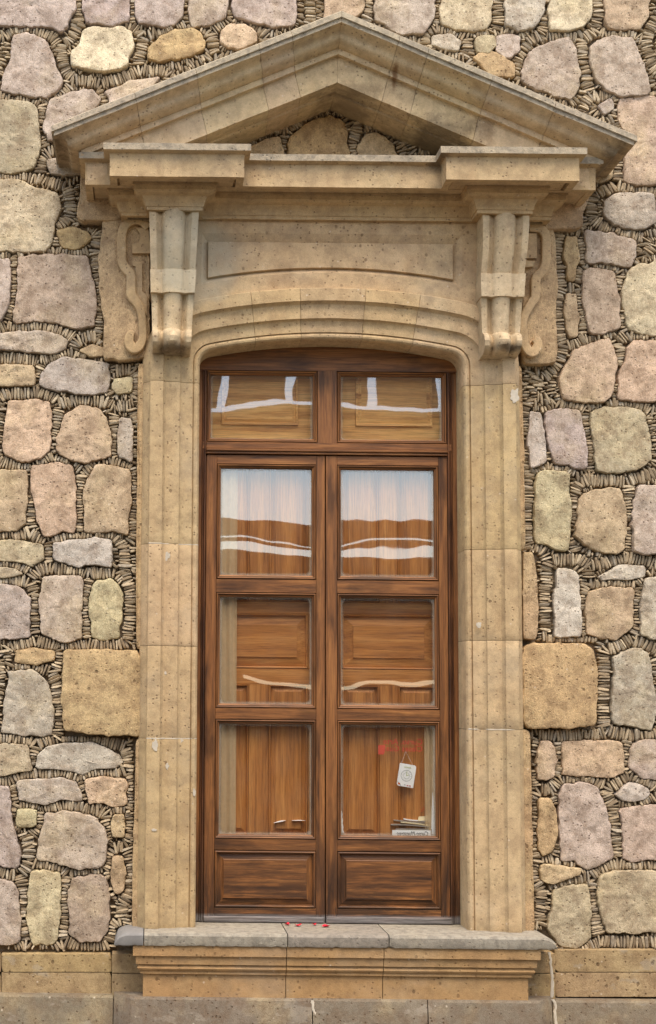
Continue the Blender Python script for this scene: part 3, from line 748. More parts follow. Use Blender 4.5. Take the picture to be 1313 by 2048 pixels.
def mitre(path_, o):
    out = []; n = len(path_)
    for i, (x, y) in enumerate(path_):
        def nrm(a, b): dx, dy = b[0]-a[0], b[1]-a[1]; L = math.hypot(dx, dy); return (-dy/L*-1, dx/L*-1)  # right-hand side of travel
        if i == 0: nx_, ny_ = nrm(path_[0], path_[1]); out.append((x+nx_*o, y+ny_*o)); continue
        if i == n-1: nx_, ny_ = nrm(path_[-2], path_[-1]); out.append((x+nx_*o, y+ny_*o)); continue
        n1, n2 = nrm(path_[i-1], path_[i]), nrm(path_[i], path_[i+1])
        k = 1+n1[0]*n2[0]+n1[1]*n2[1]; out.append((x+(n1[0]+n2[0])*o/k, y+(n1[1]+n2[1])*o/k))
    return out
def plan_sweep(pathxy, prof_oz, name, mats, mrow=None, col=TAN, step=.05, cap=True, parent=None):
    """moulding: profile (offset outward, z) swept along a plan outline with mitred corners"""
    cols = []
    for o, z in prof_oz:
        q = mitre(pathxy, o); pts = []
        for i in range(len(q)-1):
            L = math.hypot(pathxy[i+1][0]-pathxy[i][0], pathxy[i+1][1]-pathxy[i][1]); k = max(1, int(L/step))
            for s_ in range(k): t = s_/k; pts.append((q[i][0]+(q[i+1][0]-q[i][0])*t, q[i][1]+(q[i+1][1]-q[i][1])*t, z, s_ == 0))
        pts.append((*q[-1], z, True))
        cols.append([(a, b+(wob(a, b, c)*1.2 if not e or True else 0), c+n3(a, 2, c, 8, 2)*.0012) for a, b, c, e in pts])
    rows = list(zip(*cols)); mb = MB(); mb.grid([list(r) for r in rows], mrow=mrow)
    if cap: mb.ngon(list(rows[0])); mb.ngon(list(rows[-1])[::-1])
    return setcol(mb.build(name, mats, parent or sur, smooth=True), col, .03)

# frieze -------------------------------------------------------------------
YF = -.095
def arcpts(e, xa_, xb_, n=30, Y=None):
    r = RA+e; return [(xa_+(xb_-xa_)*i/n, uz+math.sqrt(r*r-(xa_+(xb_-xa_)*i/n-ux)**2)) for i in range(n+1)]
fx0, fx1 = WX(383, YF, 520), WX(962, YF, 520)
ztop = WZ(440, YF)
bt = arcpts(.238, fx0, fx1)
mb = MB()
mo = [WX(404, YF, 510), WX(925, YF, 510)]; mi_ = [WX(417, YF, 520), WX(906, YF, 520)]
eo, ei = None, None
zc = lambda py, px: W(px, py, YF)[1]
def e_at(px, py): x, z = W(px, py, YF); return math.hypot(x-ux, z-uz)-RA
eo = e_at(665, 546); ei = e_at(665, 535)
z_o, z_i = zc(468, 665), zc(486, 665)
def loop(x0, x1, zt_, e, n=40):
    b = arcpts(e, x0, x1, n); return [(x0, zt_)]+b+[(x1, zt_)]   # up-left, bottom arc, up-right
def stripgrid(x0, x1, top, bot, y, n=40):
    rows = []
    for i in range(n+1):
        x = x0+(x1-x0)*i/n; a, b = top(x), bot(x); rows.append([(x, y+wob(x, y, a+(b-a)*k/6), a+(b-a)*k/6) for k in range(7)])
    return rows
arcz = lambda e: (lambda x: uz+math.sqrt((RA+e)**2-(x-ux)**2))
con = lambda z: (lambda x: z)
bk = YF+.020
# outer raised field around the sunk frame
mb.grid(stripgrid(fx0, mo[0], con(ztop), arcz(.238), YF, 2)); mb.grid(stripgrid(mo[1], fx1, con(ztop), arcz(.238), YF, 2))
mb.grid(stripgrid(mo[0], mo[1], con(ztop), con(z_o), YF)); mb.grid(stripgrid(mo[0], mo[1], arcz(eo), arcz(.238), YF))
# sloping sides of the sinking
N = 40
def xs(a, b): return [a+(b-a)*i/N for i in range(N+1)]
X1, X2 = xs(mo[0], mo[1]), xs(mi_[0]-.004, mi_[1]+.004)
def ln(X, fz, y): return [(x, y, fz(x)) for x in X]
mb.grid([ln(X1, con(z_o), YF), ln(X2, con(z_i+.004), bk)]); mb.grid([ln(X1, arcz(eo), YF), ln(X2, arcz(ei-.004), bk)])
for s_ in (0, 1):
    xo, xi = mo[s_], (X2[0], X2[-1])[s_]
    mb.grid([[(xo, YF, z_o), (xo, YF, arcz(eo)(xo))], [(xi, bk, z_i+.004), (xi, bk, arcz(ei-.004)(xi))]])
# inner raised panel
mb.grid(stripgrid(mi_[0], mi_[1], con(z_i), arcz(ei), YF-.001))
X3 = xs(mi_[0], mi_[1])
mb.grid([ln(X3, con(z_i), YF-.001), ln(X2, con(z_i+.004), bk)]); mb.grid([ln(X3, arcz(ei), YF-.001), ln(X2, arcz(ei-.004), bk)])
for s_ in (0, 1):
    xi2, xi = mi_[s_], (X2[0], X2[-1])[s_]
    mb.grid([[(xi2, YF-.001, z_i), (xi2, YF-.001, arcz(ei)(xi2))], [(xi, bk, z_i+.004), (xi, bk, arcz(ei-.004)(xi))]])
setcol(mb.build('frieze', M['stone'], sur, smooth=True, fix=False), TAN, .02)
mb = MB(); mb.box(fx0+.01, fx1-.01, -.06, .02, WZ(600, -.05), ztop)
setcol(mb.build('frieze_backing', M['stone'], sur), TAN)

# bed moulding with capitals, and the horizontal cornice -------------------
def yx(px, Y, py): return W(px, py, Y)[0]
YC, YK, YO = -.12, -.245, -.15     # centre, capital, outer fillets (bottom)
zB = [WZ(420, YK, 350), WZ(413, YK, 350), WZ(405, YK, 350), WZ(394, YK, 350), WZ(384, YK-.05, 350), WZ(379, YK-.06, 350), WZ(369, YK-.065, 350), WZ(360, YK-.06, 350)]
bed = [(-.03, zB[0]), (0, zB[0]), (0, zB[1]), (.005, zB[1]), (.008, zB[2]), (.022, zB[3]), (.048, zB[4]), (.056, zB[5]), (.062, zB[5]), (.062, zB[6]), (.068, zB[6]), (.068, zB[7]), (.075, zB[7]), (.075, zB[7]+.05)]
xo_l, xo_r = yx(243, YO, 430), yx(1102, YO, 438)
xk = [yx(294, YK, 416), yx(406, YK, 416), yx(955, YK, 424), yx(1066, YK, 424)]
pth = [(xo_l, .02), (xo_l, YO), (xk[0], YO), (xk[0], YK), (xk[1], YK), (xk[1], YC), (xk[2], YC), (xk[2], YK), (xk[3], YK), (xk[3], YO), (xo_r, YO), (xo_r, .02)]
plan_sweep(pth, bed, 'bed_moulding', M['stone'])
mb = MB(); mb.box(xo_l+.01, xo_r-.01, YC+.03, .02, zB[0]-.004, zB[7]+.04); mb.box(xk[0]+.01, xk[1]-.01, YK+.02, YC+.02, zB[0]+.003, zB[7]+.04); mb.box(xk[2]+.01, xk[3]-.01, YK+.02, YC+.02, zB[0]+.003, zB[7]+.04)
setcol(mb.build('bed_core', M['stone'], sur), TAN)
CC, CK = -.30, -.425
zc0 = WZ(353, CK, 350); zc_t = WZ(311, CK, 350); zf0 = WZ(299.5, CK-.03, 350); zf1 = WZ(286.5, CK-.03, 350)
cor = [(-.27, zc0+.03), (-.035, zc0+.03), (-.035, zc0), (0, zc0), (0, zc_t), (.004, zc_t+.008), (.012, zf0-.008), (.022, zf0-.002), (.030, zf0), (.031, zf1), (.0, zf1+.008), (-.30, zf1+.02)]
xc = [yx(171, CC, 340), yx(220, CK, 330), yx(489, CK, 330), yx(893, CK, 340), yx(1159, CK, 340), yx(1191.5, CC, 355)]
pc = [(xc[0], .02), (xc[0], CC), (xc[1], CC), (xc[1], CK), (xc[2], CK), (xc[2], CC), (xc[3], CC), (xc[3], CK), (xc[4], CK), (xc[4], CC), (xc[5], CC), (xc[5], .02)]
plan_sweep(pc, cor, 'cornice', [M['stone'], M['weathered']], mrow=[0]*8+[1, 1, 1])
mb = MB(); mb.box(xc[0]+.04, xc[5]-.04, CC+.05, .02, zc0+.012, zf1+.006)
for a, b in ((1, 2), (3, 4)): mb.box(xc[a]+.045, xc[b]-.045, CK+.05, CC+.06, zc0+.014, zf1+.004)
setcol(mb.build('cornice_core', M['stone'], sur), TAN)

# pediment -----------------------------------------------------------------
ped = setcol(MB().build('pediment', M['stone'], sur), TAN)
OT = .466
xa, za = W(684, 22, -OT)
xtl, ztl = W(103, 252, -OT); xtr, ztr = W(1275, 272, -OT)
sl_, sr_ = (za-ztl)/(xa-xtl), (za-ztr)/(xtr-xa)
def drop(py, o): return za-W(684, py, -o)[1]
d_f = drop(42, OT-.004); d_c = drop(95, .335); d_g = drop(108, .33); d_h = drop(165, .30)
rp = [(-.02, -.03), (OT-.02, -.012), (OT, 0.0), (OT, d_f*.55), (OT-.012, d_f*.58), (OT-.012, d_f)]
for k in range(1, 15):     # cyma recta
    t = k/14; o = OT-.016-(OT-.016-.337)*(t+.135*math.sin(2*math.pi*t)); rp.append((o, d_f+(d_c-d_f)*t))
rp += [(.330, d_c), (.330, d_g), (.302, d_g), (.300, d_g+.01), (.300, d_h), (.19, d_h+.002), (.188, d_h+.014), (.06, d_h+.016), (-.02, d_h+.018)]
mr = [1, 1, 1, 1, 1]+[0]*(len(rp)-6)
def rake(side, xtip, slope, joints):
    st = [('end', None)]+[('j', WX_) for WX_ in joints]+[('apex', xa)]
    for a, b in zip(st, st[1:]):
        mb = MB(); rows = []
        def xk_(s_, o, d):
            if s_[0] == 'end': return xtip-side*(OT-max(o, 0))
            if s_[0] == 'apex': return xa
            return s_[1]-side*.22*d
        nsub = 10
        g = .0009
        if a[0] == 'end':   # return to the wall
            rows.append([(xk_(a, o, d), .02, za-slope*abs(xk_(a, o, d)-xa)-d) for o, d in rp])
        for i in range(nsub+1):
            row = []
            for o, d in rp:
                x0, x1 = xk_(a, o, d), xk_(b, o, d)
                if a[0] == 'j': x0 -= side*g
                if b[0] == 'j': x1 += side*g
                else: x1 += side*g*.6
                x = x0+(x1-x0)*i/nsub
                y = -o
                if i in (0, nsub) and not (i == 0 and a[0] == 'end'): y += .0012
                if o < 0: y = .02
                row.append((x, y+wob(x, y, d+x)*1.2, za-slope*abs(x-xa)-d+n3(x, 1, d, 7, 6)*.0015))
            rows.append(row)
        mb.grid(rows, mrow=mr); mb.ngon(rows[0]); mb.ngon(rows[-1][::-1])
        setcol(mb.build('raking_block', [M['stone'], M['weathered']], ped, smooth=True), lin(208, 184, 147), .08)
jl = [W(px, 252-(px-103)*.396, -OT)[0] for px in (270, 392, 518, 583)]
jr = [W(px, 22+(px-684)*.423, -OT)[0] for px in (1113, 987, 859, 801)]
rake(-1, xtl, sl_, jl); rake(1, xtr, sr_, jr)

# brackets (consoles) ------------------------------------------------------
def interp(tb, t):
    if t <= tb[0][0]: return tb[0][1:]
    for a, b in zip(tb, tb[1:]):
        if t <= b[0]:
            u = (t-a[0])/(b[0]-a[0]+1e-9); return tuple(a[k]+(b[k]-a[k])*u for k in range(1, len(a)))
    return tb[-1][1:]
def console(pl, pr, dy):
    """pl/pr: (top,mid,bottom) x pixels; dy: pixel shift of the right bracket"""
    out = [(418, .125, 1), (428, .135, 1), (445, .142, 1), (470, .145, 1), (495, .138, 1), (515, .122, 1), (530, .108, 1), (535.5, .104, .9),
           (536, .120, .35), (560, .120, .35), (582, .119, .35), (582.6, .098, 1), (600, .088, 1), (625, .080, 1), (645, .078, 1), (652, .080, 1.0), (655, .100, 1.1),
           (661, .118, 1.2), (671, .130, 1.3), (681, .124, 1.4), (689, .102, 1.4), (694, .07, 1.3), (697, .0, 1)]
    cross = []
    for i in range(45):
        u = -1+2*i/44; a = abs(u)
        if a > .74: h = 0
        elif a > .46: t = (.74-a)/.28; h = -.030*math.sin(t*math.pi/2)
        else:
            t = a/.46; h = -.030+.052*math.sqrt(max(0, 1-t**2.2))
        cross.append((u, h))
    mb = MB(); rows = []
    ys = []
    for a, b in zip(out, out[1:]):
        k = max(1, int((b[0]-a[0])/4))
        for s_ in range(k): ys.append(a[0]+(b[0]-a[0])*s_/k)
    ys.append(697)
    for py in ys:
        o, ks = interp(out, py); Y = -.10-o; t = (py-425)/270
        XL = interp([(0, pl[0]), (.5, pl[1]), (1, pl[2])], t)[0]; XR = interp([(0, pr[0]), (.5, pr[1]), (1, pr[2])], t)[0]
        if 536 <= py <= 582: XL -= 1.5; XR += 1.5
        cx = (W(XL, py+dy, -.22)[0]+W(XR, py+dy, -.22)[0])/2; hw = (W(XR, py+dy, -.22)[0]-W(XL, py+dy, -.22)[0])/2
        z = W(XL, py+dy, -.22)[1]
        row = [(cx-hw, -.02, z)]
        for u, h in cross: x = cx+u*hw; row.append((x, min(-.02, Y-h*ks)+wob(x, Y, z), z))
        row.append((cx+hw, -.02, z)); rows.append(row)
    mb.grid(rows); mb.ngon(rows[0]); mb.ngon(rows[-1][::-1])
    return setcol(mb.build('bracket', M['stone'], sur, smooth=True), lin(206, 184, 147), .02)
console((299, 303, 306), (398, 390, 382), 2)
console((965, 964, 971), (1058, 1049, 1043), 10)

# flat scrollwork on the side wings ---------------------------------------
def catmull(p, n=8):
    q = [p[0]]+p+[p[-1]]; out = []
    for i in range(1, len(q)-2):
        for k in range(n):
            t = k/n; out.append(tuple(.5*((2*q[i][d])+(-q[i-1][d]+q[i+1][d])*t+(2*q[i-1][d]-5*q[i][d]+4*q[i+1][d]-q[i+2][d])*t*t+(-q[i-1][d]+3*q[i][d]-3*q[i+1][d]+q[i+2][d])*t**3) for d in range(len(p[0]))))
    out.append(p[-1]); return out
def ribbon(pts, Yf, Yb, name, ox, oy, s):
    c = catmull([(ox+x/s, oy+y/s, w/s) for x, y, w in pts], 8); rows = []
    for i, (x, y, w) in enumerate(c):
        a, b = c[max(0, i-1)], c[min(len(c)-1, i+1)]; dx, dy = b[0]-a[0], b[1]-a[1]; L = math.hypot(dx, dy)+1e-9; nx_, ny_ = -dy/L, dx/L
        r = []
        for k, yy in ((-1, Yb), (-1, Yf+.004), (-.8, Yf), (0, Yf-.001), (.8, Yf), (1, Yf+.004), (1, Yb)):
            X, Zz = W(x+nx_*w*.57*k, y+ny_*w*.57*k, Yf); r.append((X, yy, Zz))
        rows.append(r)
    mb = MB(); mb.grid(rows); mb.ngon(rows[0]); mb.ngon(rows[-1][::-1])
    return setcol(mb.build(name, M['stone'], sur, smooth=True), TAN, .02)
ribbon([(400, 330, 80), (330, 250, 90), (230, 235, 92), (130, 300, 92), (88, 420, 94), (86, 600, 94), (90, 740, 94), (140, 830, 95), (195, 900, 98), (197, 1050, 100), (205, 1150, 104), (262, 1220, 100), (310, 1310, 90), (330, 1430, 84), (336, 1560, 82), (332, 1680, 86), (280, 1770, 100), (215, 1775, 110), (170, 1700, 100), (190, 1620, 90), (230, 1625, 70)], -.085, -.03, 'scroll', 230, 400, 6.02)
ribbon([(840, 330, 80), (900, 325, 90), (980, 345, 92), (1040, 420, 92), (1046, 560, 92), (1044, 720, 92), (1010, 840, 95), (930, 930, 98), (920, 1060, 96), (915, 1170, 96), (860, 1250, 92), (790, 1380, 84), (768, 1500, 78), (780, 1640, 76), (800, 1760, 90), (860, 1830, 100), (925, 1800, 105), (945, 1720, 95), (905, 1670, 75)], -.085, -.03, 'scroll', 920, 400, 6.025)
def pz(ox, oy, s, pts, Y): return [W(ox+x/s, oy+y/s, Y) for x, y in pts]
def plate(pts, ox, oy, s, Yf, Yb, name='scroll_inlay'):
    w = pz(ox, oy, s, pts, Yf); mb = MB(); n = len(w)
    mb.grid([[(x, Yb, z) for x, z in w], [(x, Yf, z) for x, z in w]], closed=True); mb.ngon([(x, Yf, z) for x, z in w])
    return setcol(mb.build(name, M['stone'], sur), TAN, .03)
plate([(210, 525), (300, 525), (300, 400), (260, 335), (400, 335), (440, 640), (212, 640)], 230, 400, 6.02, -.075, -.03)
plate([(215, 735), (330, 745), (330, 1100), (385, 1150), (385, 1400), (340, 1280), (250, 1130), (250, 800), (215, 790)], 230, 400, 6.02, -.066, -.03)
plate([(790, 400), (930, 400), (930, 700), (790, 700)], 920, 400, 6.025, -.072, -.03)
plate([(780, 730), (905, 735), (890, 800), (780, 810)], 920, 400, 6.025, -.078, -.03)
TN2 = lin(200, 173, 136)
rslab(pz(0, 0, 1, [(206, 436), (300, 434), (300, 716), (250, 720), (206, 718), (208, 640), (198, 580), (197, 510), (203, 470)], -.055), -.052, .03, 'side_slab', TN2, seed=1)
rslab(pz(0, 0, 1, [(1050, 452), (1112, 456), (1116, 560), (1113, 640), (1118, 700), (1113, 728), (1045, 728), (1045, 560)], -.055), -.052, .03, 'side_slab', TN2, seed=2)
rslab(pz(0, 0, 1, [(162, 300), (250, 300), (250, 440), (160, 442), (153, 425), (160, 380)], -.06), -.062, .03, 'side_slab', TN2, seed=3)
rslab(pz(0, 0, 1, [(1080, 330), (1190, 330), (1178, 400), (1167, 420), (1167, 457), (1085, 456)], -.06), -.062, .03, 'side_slab', TN2, seed=4)
rslab(pz(0, 0, 1, [(126, 1300), (200, 1299), (284, 1298), (284, 1474), (240, 1472), (180, 1469), (126, 1462), (123, 1400), (124, 1340)], -.05), -.052, .03, 'tail_block', lin(198, 170, 126), seed=5)
rslab(pz(0, 0, 1, [(1046, 1286), (1170, 1286), (1190, 1300), (1198, 1350), (1194, 1450), (1150, 1458), (1046, 1458)], -.05), -.056, .03, 'tail_block', lin(198, 168, 128), seed=6)
rslab(pz(0, 0, 1, [(1046, 1103), (1066, 1103), (1074, 1150), (1079, 1210), (1074, 1278), (1046, 1280)], -.05), -.056, .03, 'tail_block', TAN, seed=7)

rslab(pz(0, 0, 1, [(276, 726), (292, 726), (289, 1000), (287, 1298), (273, 1298), (272, 1150), (274, 1000)], -.045), -.046, .03, 'margin', lin(196, 168, 128), seed=8)
rslab(pz(0, 0, 1, [(272, 1477), (288, 1477), (286, 1650), (284, 1866), (264, 1866), (266, 1700), (270, 1600)], -.045), -.046, .03, 'margin', lin(196, 168, 128), seed=9)
rslab(pz(0, 0, 1, [(1036, 730), (1044, 730), (1049, 900), (1050, 1000), (1052, 1100), (1038, 1100)], -.045), -.046, .03, 'margin', lin(196, 168, 128), seed=10)
rslab(pz(0, 0, 1, [(1042, 1460), (1061, 1460), (1064, 1600), (1067, 1750), (1070, 1866), (1046, 1866)], -.045), -.050, .03, 'margin', lin(196, 168, 128), seed=11)

# sill -----------------------------------------------------------------------
SY = -.25
zs_t = WZ(1870, SY, 650); zs_b = WZ(1897, SY, 650)
sgr = lin(150, 138, 120)
def sill_piece(px0, px1, e0, e1, col, mat=None, name='sill_block'):
    x0, x1 = WX(px0, SY, 1885), WX(px1, SY, 1885); mb = MB(); rows = []
    n = max(4, int((x1-x0)/.012))
    for i in range(n+1):
        x = x0+(x1-x0)*i/n
        g = n3(x, 0, 0, 22, 3)*.004+n3(x, 0, 4, 70, 3)*.003
        cut = 0
        if e0 and x < x0+.07: cut = (1-(x-x0)/.07)
        if e1 and x > x1-.07: cut = (1-(x1-x)/.07)
        dz = (zs_t-zs_b-.01)*(1-math.sqrt(max(0, 1-cut*cut))); zt_ = zs_t-dz
        row = [(x, .2, zs_b), (x, .2, zt_+.001), (x, -.05, zt_+.001), (x, SY+.02, zt_+.001+n3(x, 1, 2, 30, 1)*.001), (x, SY+.008, zt_-.002), (x, SY, max(zs_b+.006, zt_-.012)),
               (x, SY+.001+g*.4, zs_b+min(.016, (zt_-zs_b)*.6)), (x, SY+.004+abs(g), zs_b+.004+max(0, g)*1.6), (x, SY+.02, zs_b+max(0, g)), (x, .1, zs_b)]
        rows.append(row)
    mb.grid(rows); mb.ngon(rows[0]); mb.ngon(rows[-1][::-1])
    return setcol(mb.build(name, mat or M['weathered'], sur, smooth=True), col, .03)
sill_piece(289, 575, 0, 0, lin(160, 148, 128)); sill_piece(577, 778, 0, 0, lin(134, 118, 104)); sill_piece(780, 1116, 0, 1, lin(160, 148, 130))
sill_piece(229, 287, 1, 0, lin(130, 127, 122), M['repair'], 'sill_repair')
zz = lambda py, Y: WZ(py, Y, 650)
sm = [(-.2, zs_b+.002), (.0, zs_b+.002), (.0, zz(1915, -.23)), (-.012, zz(1916, -.23)), (-.015, zz(1932, -.22)), (-.028, zz(1933, -.22)), (-.024, zz(1936, -.21)), (-.020, zz(1940, -.21)), (-.026, zz(1944, -.21)), (-.034, zz(1945, -.21)), (-.034, zz(1950, -.19)), (-.048, zz(1951, -.19)), (-.048, zz(1998, -.19)), (-.16, zz(1998, -.24))]
for a, b in ((266, 575), (576.5, 771), (772.5, 1087)):
    xa_, xb_ = WX(a, -.28, 1920), WX(b, -.28, 1920)
    ends = [(xa_, .02)] if a == 266 else []
    pts = ([(xa_, .02)] if a == 266 else [])+[(xa_, -.235), (xb_, -.235)]+([(xb_, .02)] if b == 1087 else [])
    plan_sweep(pts, sm, 'sill_moulding', M['stone'], col=lin(176, 142, 98))
mb = MB(); mb.box(WX(290, -.2, 1950), WX(1060, -.2, 1950), -.16, .02, zz(1998, -.19)+.01, zs_b-.002)
setcol(mb.build('sill_core', M['stone'], sur), TAN)

# base courses and plinth ------------------------------------------------------
bc = thing('base_course', 'smooth tan base course of the wall above a dark grey sloping plinth', 'base course')
BY = -.045
cc = lin(170, 146, 108)
for px0, px1, py0, py1 in ((-420, 2, 1908, 1944), (3.5, 223.5, 1908, 1944), (225, 300, 1905, 1944), (-420, 2, 1945.5, 1994), (3.5, 223.5, 1945.5, 1994), (225, 300, 1945.5, 1996),
                           (1040, 1108, 1905, 1944), (1110, 1320, 1900, 1944), (1322, 1760, 1900, 1944), (1040, 1108, 1945.5, 1996), (1110, 1320, 1945.5, 1994), (1322, 1760, 1945.5, 1994)):
    o = rect(px0, px1, py0, py1, BY)
    slab(o, BY-(.03 if 220 < px0 < 1109 else 0), .03, 'course_block', cc, M['plinth'], .003, parent=bc)
pg = lin(130, 119, 102)
zp = WZ(1997.5, -.20); 
for px0, px1, yo in ((-420, 226, -.10), (227.5, 620, -.21), (622, 848, -.21), (850, 1106, -.21), (1108, 1760, -.10)):
    mb = MB(); rows = []
    x0, x1 = WX(px0, -.12, 2020), WX(px1, -.12, 2020); n = max(4, int((x1-x0)/.04))
    ztp = zp if yo < -.15 else WZ(1996, -.1, 660)
    for i in range(n+1):
        x = x0+(x1-x0)*i/n
        yy = yo
        if px0 == 227.5: yy = min(-.10, max(yo, -.10-(x-x0)*1.6))
        if px0 == 850: yy = min(-.10, max(yo, -.10-(x1-x)*1.6))
        rows.append([(x, .03, ztp), (x, yy+.008+wob(x, 0, 0), ztp), (x, yy+wob(x, 0, 1), ztp-.01), (x, yy-.02+wob(x, 0, 1), ztp-.15), (x, yy-.05, .02), (x, .03, .0)])
    mb.grid(rows); mb.ngon(rows[0]); mb.ngon(rows[-1][::-1])
    setcol(mb.build('plinth_block', M['plinth'], bc, smooth=True), pg, .06)
def mortar_run(pts):
    mb = MB(); rows = []; pts = [(a_, b_, w_*.7, y_) for a_, b_, w_, y_ in pts]
    for i, (px, py, w, Y) in enumerate(catmull(pts, 6)):
        xc_, z_ = W(px, py, Y); h_ = w/820*(1+.5*n3(px, py, 0, .3)); d_ = n3(px, py, 3, .2)*.004
        rows.append([(xc_-h_+d_, Y+.004, z_), (xc_-h_*.7+d_, Y-.0012, z_), (xc_+d_, Y-.002, z_), (xc_+h_*.8+d_, Y-.0012, z_), (xc_+h_+d_, Y+.004, z_)])
    mb.grid(rows); mb.build('mortar_run', M['jmortar'], bc, fix=False)
mortar_run([(1099, 1904, 9, -.0765), (1102, 1925, 8, -.0765), (1105, 1960, 9, -.0765), (1104, 1995, 12, -.0765)])
mortar_run([(1106, 1998, 12, -.103), (1112, 2012, 8, -.1055), (1110, 2030, 9, -.110), (1116, 2060, 11, -.116)])
mortar_run([(625, 2000, 10, -.2115), (628, 2020, 8, -.2145), (632, 2035, 9, -.2170), (634, 2060, 9, -.2205)])
#@@DOOR
# ------------------------------------------------------------------ timber window-door
door = thing('french_window', 'tall weathered brown wooden French window with six glass panes under an arched head', 'french window')
FY = .10; LY = .105          # fixed frame face, leaf face
X = lambda px, Y=FY: WX(px, Y, 1300)
Zd = lambda py, Y=FY: WZ(py, Y, 650)
WV, WH = M['wood_v'], M['wood_h']
def ringmould(x0, x1, z0, z1, prof_, name, parent, mat=None):
    mb = MB(); rows = []
    for d, y in prof_: rows.append([(x0+d, y, z0+d), (x1-d, y, z0+d), (x1-d, y, z1-d), (x0+d, y, z1-d)])
    n = 4
    base = 0; mb.v = [p for r in rows for p in r]
    for i in range(len(rows)-1):
        for j in range(4):
            k = (j+1) % 4; mb.f.append((i*4+j, i*4+k, (i+1)*4+k, (i+1)*4+j)); mb.m.append(1 if j in (0, 2) else 0)
    return mb.build(name, [WV, WH] if mat is None else mat, parent)
zbot = Zd(1846); xL, xR = X(388), X(922)
# fixed frame: stiles, arched head, transom bar, upper mullion
mb = MB()
xm0, xm1 = X(410), X(898)
zh = Zd(742)
def frame_stile(x0, x1, inner):
    mb.box(x0, x1, FY+.012, FY+.09, zbot, Zd(742), 0, .002)
frame_stile(xL, X(402), 1); frame_stile(X(909), xR, -1)
fo = mb.build('outer_frame', [WV, WH], door)
# beads on the stiles
mb = MB()
for a, b, y in ((402.6, 405.4, FY+.002), (406.2, 409.4, FY-.004), (898.8, 902.0, FY-.004), (902.8, 905.2, FY+.002), (905.9, 908.4, FY+.006)):
    mb.box(X(a), X(b), y, FY+.08, zbot, Zd(742), 0, .002)
mb.box(X(402), X(410), FY+.014, FY+.08, zbot, Zd(742)); mb.box(X(898), X(909), FY+.014, FY+.08, zbot, Zd(742))
mb.build('frame_bead', [M['wood_dark']], door)
mb = MB(); rows = []
for i in range(41):
    x = xL+(xR-xL)*i/40; zt_ = uz+math.sqrt((RA+.03)**2-(x-ux)**2)
    rows.append([(x, FY+.09, zh), (x, FY, zh), (x, FY, zt_), (x, FY+.09, zt_)])
mb.grid(rows, mi=0); mb.build('arched_head', [WH], door)
def opening(px0, px1, py0, py1): return X(px0), X(px1), Zd(py1), Zd(py0)
mb = MB(); mb.box(X(635.5), X(674.5), FY, FY+.08, Zd(886), zh, 0, .001); mb.build('mullion', [WV], door)
mb = MB()
mb.box(X(410), X(898), FY-.004, FY+.08, Zd(899), Zd(886), 0, .002); mb.box(X(410), X(898), FY-.016, FY+.08, Zd(904.5), Zd(899.6), 0, .003); mb.box(X(410), X(898), FY-.008, FY+.08, Zd(909.5), Zd(905.2), 0, .002)
mb.box(X(403), X(410), FY+.001, FY+.08, Zd(899), Zd(886)); mb.box(X(898), X(906), FY+.001, FY+.08, Zd(899), Zd(886))
mb.build('transom_bar', [WH], door)
MP = lambda F: [(0, F+.026), (.0024, F+.026), (.0028, F-.001), (.006, F-.004), (.010, F-.001), (.0104, F+.014), (.0126, F+.014), (.013, F+.002), (.018, F+.006), (.021, F+.014), (.0215, F+.03)]
GY = .128
def pane(x0, x1, z0, z1, parent, tilt=(0, 0), name='glass_pane'):
    cx, cz = (x0+x1)/2, (z0+z1)/2; mb = MB()
    f = lambda x, z: (x, GY+(x-cx)*tilt[0]+(x-cx)*(z-cz)*tilt[1], z)
    mb.grid([[f(x0+(x1-x0)*i/12, z0+(z1-z0)*j/12) for i in range(13)] for j in range(13)])
    o = mb.build(name, M['glass'], parent, fix=False); o.data.shade_smooth(); return o
for (a, b, c, d), tl in (((410.5, 635, 742.5, 886), (.004, -.010)), ((675, 897.5, 742.5, 886), (-.002, .002))):
    x0, x1, z0, z1 = opening(a, b, c, d)
    r_ = ringmould(x0, x1, z0, z1, MP(FY+.001), 'transom_sash', door)
    pane(x0+.018, x1-.018, z0+.018, z1-.018, r_, tl)
